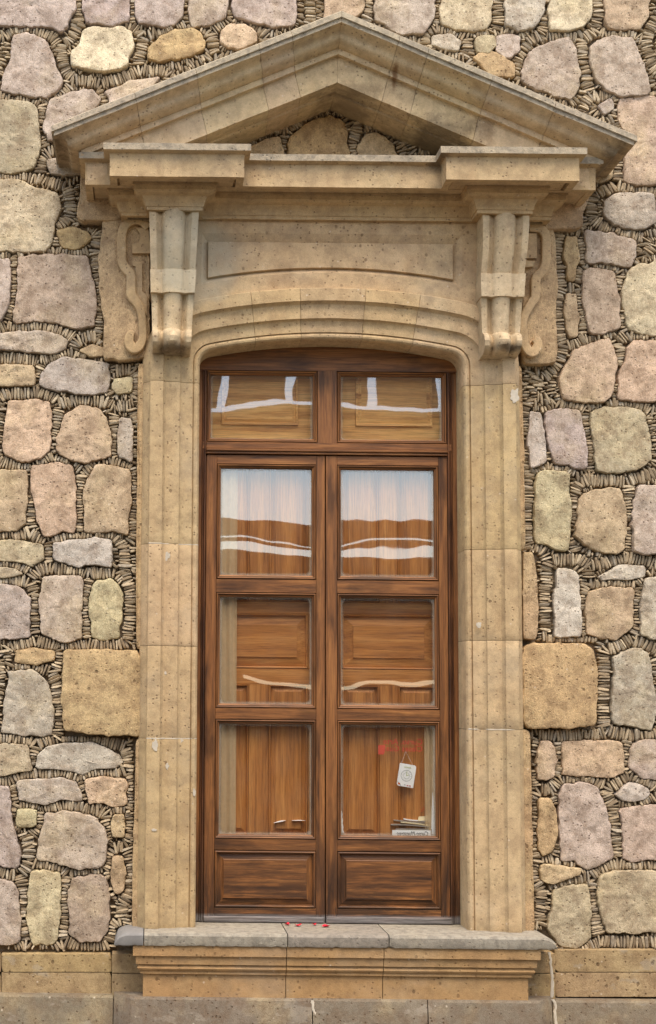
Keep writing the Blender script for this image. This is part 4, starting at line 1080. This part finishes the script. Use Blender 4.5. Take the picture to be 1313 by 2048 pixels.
# the two leaves
def leaf(pl, pr, sl_in, sr_in, px_open, tilts):
    """pl..pr: pixel edges; px_open: inner opening edges"""
    mb = MB()
    zt_, zb2 = Zd(911.5), Zd(1846); a, b = px_open
    for q in ((pl, a), (b, pr)):
        mb.box(X(q[0]), X(q[1]), LY, LY+.05, zb2, zt_, 0, .0015)
    rails = [(911.5, 929), (1160, 1186), (1418, 1440), (1680, 1702), (1818, 1846)]
    for r0, r1 in rails: mb.box(X(a)+.0006, X(b)-.0006, LY+.0005, LY+.05, Zd(r1), Zd(r0), 1, .001)
    lf = mb.build('door_leaf', [WV, WH], door)
    for k, (r0, r1) in enumerate(((929.5, 1159.5), (1186.5, 1417.5), (1440.5, 1679.5))):
        x0, x1, z0, z1 = X(a), X(b), Zd(r1), Zd(r0)
        g = ringmould(x0, x1, z0, z1, MP(LY+.001), 'glazing_bead', lf)
        pane(x0+.019, x1-.019, z0+.019, z1-.019, lf, tilts[k])
    # bottom raised panel
    x0, x1, z0, z1 = X(a), X(b), Zd(1817.5), Zd(1702.5)
    pf = [(0, LY+.02), (.002, LY+.02), (.003, LY-.001), (.008, LY-.003), (.012, LY+.001), (.0125, LY+.009), (.016, LY+.009), (.0165, LY+.020), (.040, LY+.014), (.042, LY+.0145), (.0425, LY+.008), (.046, LY+.005)]
    g = ringmould(x0, x1, z0, z1, pf, 'bottom_panel', lf)
    m2 = MB(); d = .046; m2.add([(x0+d, LY+.005, z0+d), (x1-d, LY+.005, z0+d), (x1-d, LY+.005, z1-d), (x0+d, LY+.005, z1-d)], [(0, 1, 2, 3)])
    m2.build('panel_field', [WH], g, fix=False)
    return lf
leaf(411, 650.5, 0, 0, (432, 633), [(.004, .012), (.004, .014), (0, .01)])
leaf(652.5, 897.5, 0, 0, (675, 880), [(-.0015, -.004), (-.003, -.008), (.001, .002)])
mb = MB()
# meeting bead down the middle and kick boards
mb.box(X(652.6), X(656), LY-.004, LY+.03, Zd(1832), Zd(912), 0, .001)
mb.build('meeting_bead', [WV], door)
mb = MB(); mb.box(X(411), X(648), LY-.012, LY+.02, Zd(1846), Zd(1834.5), 0, .003); mb.build('weather_board', [WH], door)
mb = MB(); mb.box(X(653), X(900), LY-.014, LY+.02, Zd(1846), Zd(1833), 0, .003); mb.build('weather_board', [WH], door)

# inside shutters ------------------------------------------------------------
SYY = .168
def shutter(pl, pr, label, cols, panel):
    t = thing('inner_shutter', label, 'shutter', 'inner wooden shutters behind the glass')
    XX = lambda p: WX(p, SYY, 1300); ZZ = lambda p: WZ(p, SYY, 650)
    mb = MB(); mb.box(XX(pl), XX(pr), SYY+.02, SYY+.035, ZZ(1860), ZZ(905), 0)
    mb.build('board', [M['shut_v']], t)
    mb = MB()
    xs_ = sorted(set([pl, pr]+[c for q in cols for c in q]))
    st = [(pl, cols[0][0])]+[(a[1], b[0]) for a, b in zip(cols, cols[1:])]+[(cols[-1][1], pr)]
    for a, b in st:
        for c, d in ((1205, 905), (1860, 1368)): mb = MB(); mb.box(XX(a), XX(b), SYY, SYY+.02, ZZ(c), ZZ(d), 0, .002); mb.build('stile', [M['shut_v']], t)
    for a, b, c, d, e_ in ((pl, pr, 1228, 1204, .001), (pl, pr, 1370, 1338, .001), (pl, pr, 1860, 1672, .001), (pl, panel[0], 1338, 1228, 0), (panel[1], pr, 1338, 1228, 0)):
        mb = MB(); mb.box(XX(a), XX(b), SYY-e_, SYY+.02, ZZ(c), ZZ(d), 0, .002); mb.build('rail' if e_ else 'stile', [M['shut_h' if e_ else 'shut_v']], t)
    def raised(a, b, p0, p1, mat, w=.035):
        x0, x1, z0, z1 = XX(a), XX(b), ZZ(p1), ZZ(p0)
        pr_ = [(0, SYY+.004), (.004, SYY-.004), (.009, SYY-.001), (.012, SYY+.016), (.012+w, SYY+.006), (.0125+w, SYY+.001)]
        rr = ringmould(x0, x1, z0, z1, pr_, 'raised_panel', t, [mat, mat]); d = .0125+w
        m3 = MB(); m3.add([(x0+d, SYY+.001, z0+d), (x1-d, SYY+.001, z0+d), (x1-d, SYY+.001, z1-d), (x0+d, SYY+.001, z1-d)], [(0, 1, 2, 3)]); m3.build('panel_field', [mat], rr, fix=False)
    for a, b in cols:
        raised(a, b, 905, 1204, M['shut_v'], .022); raised(a, b, 1370, 1672, M['shut_v'], .022)
    raised(panel[0], panel[1], 1228, 1338, M['shut_h'], .045)
    return t
shutter(408, 652, 'left inner wooden shutter behind the glass of the left door leaf', [(425, 499), (538, 617)], (444, 617))
shutter(654, 905, 'right inner wooden shutter behind the glass of the right door leaf', [(684, 759), (796, 872)], (684, 872))
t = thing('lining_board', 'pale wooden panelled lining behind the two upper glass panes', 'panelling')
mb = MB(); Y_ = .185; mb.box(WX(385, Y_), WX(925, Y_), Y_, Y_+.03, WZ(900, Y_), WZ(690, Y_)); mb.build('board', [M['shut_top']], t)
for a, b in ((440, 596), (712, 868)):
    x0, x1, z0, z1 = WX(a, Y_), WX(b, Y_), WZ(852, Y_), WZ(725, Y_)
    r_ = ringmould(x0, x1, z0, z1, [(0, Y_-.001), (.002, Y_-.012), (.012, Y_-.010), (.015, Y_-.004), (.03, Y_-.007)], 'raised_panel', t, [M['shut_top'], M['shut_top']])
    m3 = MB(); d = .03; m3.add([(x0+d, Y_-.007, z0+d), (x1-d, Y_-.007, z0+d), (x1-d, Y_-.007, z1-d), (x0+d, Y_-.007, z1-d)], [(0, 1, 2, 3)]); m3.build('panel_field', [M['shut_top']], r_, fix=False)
# dark lining of the window niche so that no daylight leaks in
mb = MB(); xa2, xb2 = X(383), X(930)
for q in ([(xa2, Zd(1900)), (xa2, Zd(650))], [(xb2, Zd(1900)), (xb2, Zd(650))], [(xa2, Zd(1900)), (xb2, Zd(1900))]):
    (a, b), (c, d) = q; mb.add([(a, .17, b), (c, .17, d), (c, .5, d), (a, .5, b)], [(0, 1, 2, 3)])
mb.add([(xa2, .5, Zd(1900)), (xb2, .5, Zd(1900)), (xb2, .5, Zd(650)), (xa2, .5, Zd(650))], [(0, 1, 2, 3)])
struct(mb.build('room_wall', M['dark'], None, fix=False))

# net curtains ------------------------------------------------------------------
def curtain(px0, px1, py0, py1, label, flare=0):
    Yc = .149; mb = MB(); rows = []
    for j in range(41):
        v = j/40; row = []
        for i in range(37):
            u = i/36; p = px0+(px1-px0)*u*(1+flare*v); x = WX(p, Yc); z = WZ(py0+(py1-py0)*v, Yc)
            row.append((x, Yc+.005*math.sin(u*22+math.sin(v*5)*.6)+.003*n3(x, 0, z, 9), z))
        rows.append(row)
    mb.grid(rows); o = mb.build('net_curtain', M['curtain'], None, smooth=False, fix=False)
    o.data.shade_smooth(); tag(o, label, 'curtain', 'net curtains at the outer edges of the glass'); return o
curtain(415, 474, 915, 1678, 'narrow beige net curtain hanging inside the left edge of the left door leaf')
curtain(848, 890, 1425, 1678, 'narrow beige net curtain hanging inside the right edge of the lower right pane')

# ------------------------------------------------------------------ small things
def text_mesh(s, size, name, mat, loc, rot=0, mirror=False, parent=None, extrude=0.0, sx=1.0, shear=0):
    cu_ = bpy.data.curves.new(name, 'FONT'); cu_.body = s; cu_.size = size; cu_.shear = shear; cu_.extrude = .0003; cu_.resolution_u = 3
    to = bpy.data.objects.new(name+'_tmp', cu_); COL.objects.link(to)
    dg = bpy.context.evaluated_depsgraph_get(); me = bpy.data.meshes.new_from_object(to.evaluated_get(dg))
    bpy.data.objects.remove(to)
    o = bpy.data.objects.new(name, me); COL.objects.link(o); me.materials.clear(); me.materials.append(mat)
    k = (-sx if mirror else sx)
    co = np.empty(len(me.vertices)*3); me.vertices.foreach_get('co', co); co = co.reshape(-1, 3)
    ca, sa = math.cos(rot), math.sin(rot); out = np.empty_like(co)
    xx, yy = co[:, 0]*k, co[:, 1]
    out[:, 0] = loc[0]+xx*ca-yy*sa; out[:, 1] = loc[1]-co[:, 2]; out[:, 2] = loc[2]+xx*sa+yy*ca
    me.vertices.foreach_set('co', out.reshape(-1)); me.update()
    if parent: o.parent = parent
    return o
def P3(px, py, Y): x, z = W(px, py, Y); return (x, Y, z)
# red lettering on the glass, read from inside
t = thing('window_lettering', 'red see-through lettering in two mirrored lines on the lower right pane', 'lettering')
yv = GY+.006
text_mesh('Curso. Arte', .040, 'letter_line', M['redvinyl'], P3(846, 1489, yv), 0, True, t, sx=1.0)
text_mesh('Clases Gua', .040, 'letter_line', M['redvinyl'], P3(846, 1503, yv), 0, True, t, sx=1.0)
mb = MB(); a = P3(757, 1490, yv); b = P3(771, 1509, yv); mb.add([(a[0], yv, b[2]), (b[0]-.008, yv, b[2]), (b[0], yv, b[2]+.02), (b[0], yv, a[2]), (a[0], yv, a[2])], [(0, 1, 2, 3, 4)])
mb.build('letter_tail', M['redvinyl'], t, fix=False)
# clock card
t = thing('hanging_sign', 'small white card with a printed clock face hanging tilted behind the lower right pane', 'sign')
yc = .137; cx, cz = W(813.5, 1551, yc); ang = R(-9)
hw, hh = .0415, .056
def loc2(u, v, y=yc): return (cx+u*math.cos(ang)-v*math.sin(ang), y, cz+u*math.sin(ang)+v*math.cos(ang))
def rr(hw, hh, rad):
    p = []
    for (sx_, sz_, a0_, r0) in ((1, 1, 0, rad), (-1, 1, 90, .002), (-1, -1, 180, rad), (1, -1, 270, .002)):
        for k in range(6): a_ = R(a0_+18*k); p.append((sx_*(hw-r0)+r0*math.cos(a_), sz_*(hh-r0)+r0*math.sin(a_)))
    return p
mb = MB(); pts = rr(hw, hh, .012); mb.grid([[loc2(u, v, yc+.002) for u, v in pts], [loc2(u, v, yc) for u, v in pts]], closed=True); mb.ngon([loc2(u, v, yc) for u, v in pts]); mb.build('card', M['paper'], t)
def circle_line(r, w, mat, name, c=(0, -.001), a0_=0, a1_=360):
    mb = MB(); n = 40; mb.grid([[loc2(c[0]+rad*math.cos(R(a0_+(a1_-a0_)*i/n)), c[1]+rad*math.sin(R(a0_+(a1_-a0_)*i/n)), yc-.0012) for i in range(n+1)] for rad in (r-w, r)]); mb.build(name, mat, t, fix=False)
circle_line(.0275, .0014, M['ink'], 'dial_ring'); circle_line(.0155, .0012, M['greyink'], 'dial_ring')
circle_line(.0195, .0018, M['ink'], 'corner_arc', (-hw, -hh), 5, 85)
def bar(u0, v0, u1, v1, w, mat, name):
    L = math.hypot(u1-u0, v1-v0); nx_, nz_ = -(v1-v0)/L*w/2, (u1-u0)/L*w/2
    mb = MB(); mb.add([loc2(u0+nx_, v0+nz_, yc-.0018), loc2(u1+nx_, v1+nz_, yc-.0018), loc2(u1-nx_, v1-nz_, yc-.0018), loc2(u0-nx_, v0-nz_, yc-.0018)], [(0, 1, 2, 3)]); mb.build(name, mat, t, fix=False)
bar(0, -.001, -.001, .021, .0022, M['green'], 'clock_hand'); bar(0, -.001, .012, .005, .0022, M['green'], 'clock_hand')
for a_ in range(0, 360, 30): bar(.0205*math.cos(R(a_)), -.001+.0205*math.sin(R(a_)), .0225*math.cos(R(a_)), -.001+.0225*math.sin(R(a_)), .002, M['ink'] if a_ % 90 == 0 else M['greyink'], 'hour_mark')
bar(.008, -.048, .016, -.048, .005, M['redprint'], 'print_patch'); bar(.020, -.048, .028, -.048, .005, M['redprint'], 'print_patch'); bar(-.006, -.047, .002, -.047, .003, M['greyink'], 'print_patch'); bar(-.036, -.044, -.026, -.045, .008, M['orange'], 'print_patch')
p = loc2(-.018, .037, yc-.002); text_mesh('zumbails', .0105, 'heading', M['green'], p, ang, False, t)
# its string
mb = MB(); a = Vector(loc2(-hw+.006, hh-.006, yc-.001)); b = Vector(P3(812, 1503, yc)); 
r_ = .0004; mb.box(0, 0, 0, 0, 0, 0); mb = MB()
for e in (a, Vector(loc2(hw-.012, hh-.01, yc-.001))):
    mb.add([e+Vector((-r_, 0, 0)), e+Vector((r_, 0, 0)), b+Vector((r_, 0, 0)), b+Vector((-r_, 0, 0))], [(0, 1, 2, 3)])
mb.build('string', M['paper'], t, fix=False)
# handwritten strip
t = thing('paper_strip', 'white paper strip with mirrored handwriting at the foot of the lower right pane', 'paper')
mb = MB(); a = P3(785, 1660, .14); b = P3(862, 1673, .14); mb.box(a[0], b[0], .14, .1412, b[2]-.004, a[2]); mb.build('sheet', M['paper'], t)
text_mesh('Curso Muestreo', .0285, 'handwriting', M['ink'], (P3(858, 1671, .1385)), 0, True, t, sx=.82, shear=.25)
# rolled paper
mb = MB(); a = Vector(P3(871, 1452, .15)); b = Vector(P3(867, 1668, .15)); rows = []
for i in range(13):
    k = i/12; c = a.lerp(b, k); rad = .004+.011*k; rows.append([(c.x+rad*math.cos(2*math.pi*j/14), c.y+rad*math.sin(2*math.pi*j/14)+.01, c.z) for j in range(14)])
mb.grid(rows, closed=True); mb.ngon(rows[0]); mb.ngon(rows[-1])
tag(mb.build('paper_roll', M['paper'], None, smooth=True), 'slim white roll of paper standing inside the right edge of the lower right pane', 'paper roll')
# magazines and flyer
t = thing('magazine_stack', 'loose stack of grey and white magazines lying inside behind the paper strip', 'magazines')
for k, (a_, b_, py, m_) in enumerate(((780, 862, 1652, 'mag'), (800, 862, 1648, 'cream'), (786, 850, 1644, 'mag'), (806, 864, 1641, 'paper'))):
    mb = MB(); x0, x1 = WX(a_, .17), WX(b_, .17); z_ = WZ(py, .17); rows = []
    for i in range(7): u = i/6; z2 = z_+(.008*(1-u))+.003*math.sin(u*4+k); rows.append([(x0+(x1-x0)*u, .150+k*.004, z2), (x0+(x1-x0)*u, .20, z2+.004), (x0+(x1-x0)*u, .20, z2+.009), (x0+(x1-x0)*u, .150+k*.004, z2+.005)])
    mb.grid(rows, closed=True); mb.ngon(rows[0]); mb.ngon(rows[-1]); mb.build('magazine', M[m_], t)
mb = MB(); mb.box(WX(790, .17), WX(872, .17), .148, .20, WZ(1672, .17), WZ(1655, .17)); mb.build('box_base', M['mag'], t)
t = thing('flyer', 'cream flyer with orange handwriting leaning inside the lower right pane', 'flyer')
q = [P3(842, 1612, .19), P3(866, 1606, .19), P3(868, 1640, .16), P3(836, 1642, .16)]
mb = MB(); mb.add(q+[(x, y+.0015, z) for x, y, z in q], [(0, 1, 2, 3), (4, 5, 6, 7), (0, 1, 5, 4), (1, 2, 6, 5), (2, 3, 7, 6), (3, 0, 4, 7)]); mb.build('sheet', M['cream'], t)
text_mesh('after', .026, 'handwriting', M['orange'], P3(842, 1624, .165), R(22), False, t, shear=.3)
t = thing('leaning_sheet', 'crumpled white sheet standing at the lower left corner of the right leaf glass', 'paper')
mb = MB(); rows = []
for i in range(8):
    x, y, z = P3(682.5+i*.45, 1622+i*6.2, .15); rows.append([(x-.004, y, z), (x+.004+.003*(i % 2), y+.004, z)])
mb.grid(rows); mb.build('sheet', M['paper'], t, fix=False)
# white pens lying inside the left pane
for k, (pa, pb, lab) in enumerate((((548, 1646), (572, 1641), 'short white lens-shaped paper curl lying inside the left pane, the left one'), ((584, 1641), (611, 1641), 'long thin white paper curl lying inside the left pane, the right one'))):
    a, b = Vector(P3(*pa, .16)), Vector(P3(*pb, .16)); mb = MB(); rows = []
    for i in range(11):
        u = i/10; c = a.lerp(b, u); h_ = .0045*math.sin(math.pi*u)*(1 if k == 0 else .55)+.0003; rows.append([(c.x, c.y, c.z+h_), (c.x, c.y-.01, c.z), (c.x, c.y+.012, c.z-h_*.3)])
    mb.grid(rows, closed=True); tag(mb.build('paper_curl', M['paper'], None, smooth=True), lab, 'paper', 'paper curls inside the left pane')
# petals on the sill
labs = ['bright red petal on the sill, leftmost, above the sill joint', 'widest red petal lying on the stone sill, second from the left', 'tiny red petal on the sill just left of the gap between the door leaves', 'red petal curled on the sill right below the gap between the door leaves']
for k, ((px, py, w, h, r0), lb) in enumerate(zip(((575, 1850.5, 9, 5, .1), (596, 1852.5, 14, 5, -.05), (629, 1851, 7, 3.5, .3), (653, 1854.5, 15, 5, -.35)), labs)):
    s_ = zs_t+.001
    d = cr*(px-PX)-cu*(py-PY)-cb*F_PX; t_ = (s_-EYE)/d.z; c = EYEP+d*t_
    if c.y > .08: c = Vector((c.x, .07, s_))
    mb = MB(); rows = []
    for ring_ in (1, .6, .25):
        row = []
        for j in range(14):
            a_ = 2*math.pi*j/14; rad = 1+.18*math.sin(3*a_+k)
            u, v = math.cos(a_)*w/2/410*ring_*rad, math.sin(a_)*.018*ring_*rad
            row.append((c.x+u*math.cos(r0)-v*math.sin(r0), c.y+u*math.sin(r0)+v*math.cos(r0), s_+.003+(ring_**2)*.006*(1+.6*math.sin(2*a_+k))))
        rows.append(row)
    mb.grid(rows, closed=True); mb.ngon(rows[-1]); tag(mb.build('petal', M['petal'], None, smooth=True), lb, 'petal', 'red petals scattered on the sill')
# white mortar joints and paint marks on jambs are thin raised dabs
def dab(px, py, w, h, Y, seed, name='plaster_dab', mat='jmortar'):
    cx, cz = W(px, py, Y); mb = MB(); pts = []
    for j in range(26):
        a_ = 2*math.pi*j/26; r_ = 1+.45*n3(math.cos(a_), seed, math.sin(a_), 1.7, seed)+.35*n3(math.cos(a_), seed, math.sin(a_), 4.3, seed); pts.append((cx+math.cos(a_)*w/820*r_, cz+math.sin(a_)*h/820*r_))
    mb.grid([[(x, Y+.006, z) for x, z in pts], [(x, Y-.0008, z) for x, z in pts]], closed=True); mb.ngon([(x, Y-.0012, z) for x, z in pts]); mb.build(name, M[mat], sur)
for k, (px, py, w, h, Y) in enumerate(((328, 1113, 30, 16, -.0985), (311, 1490, 11, 26, -.1265), (335, 1532, 6, 12, -.0985), (389, 1585, 6, 16, -.0725), (331, 1346, 6, 6, -.0985), (360, 1324, 7, 7, -.0725), (1030, 792, 18, 30, -.1265), (958, 1250, 10, 12, -.0985), (308, 1660, 10, 5, -.1265), (361, 1481, 10, 8, -.0725), (640, 1478, 1, 1, .2))):
    if k < 10: dab(px, py, w, h, Y, k)
mb = MB()
def jline(side, py, Y=None):
    cx = xl if side < 0 else xr; z = WZ(py, -.09, 340 if side < 0 else 980); rows = []
    pp = [q for q in prof if -.2 < q[1] < -.05 and q[0] < .245]
    for o, y in pp:
        if n3(o, py, 0, 30, 2) > -.25: rows.append([(cx+side*o, y+.001, z-.003-abs(n3(o, py, 1, 40))*.003), (cx+side*o, y-.0012, z), (cx+side*o, y+.001, z+.003+abs(n3(o, py, 2, 40))*.003)])
        else: rows.append([(cx+side*o, y+.004, z-.0002), (cx+side*o, y+.004, z), (cx+side*o, y+.004, z+.0002)])
    mb.grid(rows)
jline(-1, 1088); jline(-1, 1477); jline(1, 1459)
mb.build('joint_mortar', M['jmortar'], sur, fix=False)
#@@STREET
# ------------------------------------------------------------------ street and an added arcade opposite, its sky gaps made up for the reflections
mb = MB(); mb.add([(-60, -60, 0), (60, -60, 0), (60, 40, 0), (-60, 40, 0)], [(0, 1, 2, 3)])
struct(mb.build('street', plain('cobbled_street', lin(104, 98, 88), .9, .6), None, fix=False))
mb = MB(); mb.box(gx0, gx1, -1.3, .03, -.1, .12); struct(mb.build('pavement', plain('stone_pavement', lin(130, 122, 108), .9, .6), None))
opp = thing('reflection_arcade', 'added low ochre arcade across the street, its sky gaps shaped for the pane reflections', 'building')
OY = -10.6; DD = DIST+.13+(DIST+.13-7.35+10.6)
e = lambda py: EYE+(1400-py)/3000*18.1
def fac(name, p_hi, p_lo, y, mat, x0=-9, x1=14, depth=.3):
    mb = MB(); mb.box(x0, x1, OY+y-depth, OY+y, e(p_lo), e(p_hi)); return mb.build(name, mat, opp)
och = plain('ochre_render', lin(214, 170, 106), .85, .3); wht = plain('white_render', lin(244, 240, 232), .8, .1); brn = plain('brown_trim', lin(128, 76, 44), .8, .2); drk = plain('arcade_shade_paint', lin(52, 36, 24), .9)
ub = plain('upper_masonry', lin(150, 120, 98), .9, .6)
for k in range(26):     # invented stone blocks; open slots put white sky streaks into the panes
    x = -8.6+k*.86; mb = MB(); mb.box(x+.11, x+.86, OY-.06, OY, e(795), e(640)); mb.build('reflection_block', ub, opp)
fac('entablature', 806, 922, .02, och, depth=.1); fac('cornice_line', 818, 826, .10, brn); fac('cornice_line', 846, 851, .08, brn); fac('cornice_line', 868, 884, .06, brn)
fac('soffit_beam', 1034, 1071, .0, brn); fac('rail_line', 1081, 1084, .1, brn)  # bands above and below left open so sky reflects white
fac('arcade_shade', 1105, 1357, .0, drk); fac('arcade_shade', 1366, 1800, .0, drk); fac('arcade_shade', 1350, 1370, .0, drk, x0=-9, x1=1.15)  # dark sheets stand in for arcade shade; the slit adds a white reflection
for x in (-8.9, 13): mb = MB(); mb.box(x, x+.5, OY-.3, OY-.02, e(1110), e(700)); mb.build('pier', och, opp)
for x in (-6, -2.6, 5.6, 9): mb = MB(); mb.box(x, x+.45, OY-.6, OY-.1, 0, e(1106)); mb.build('column', och, opp)
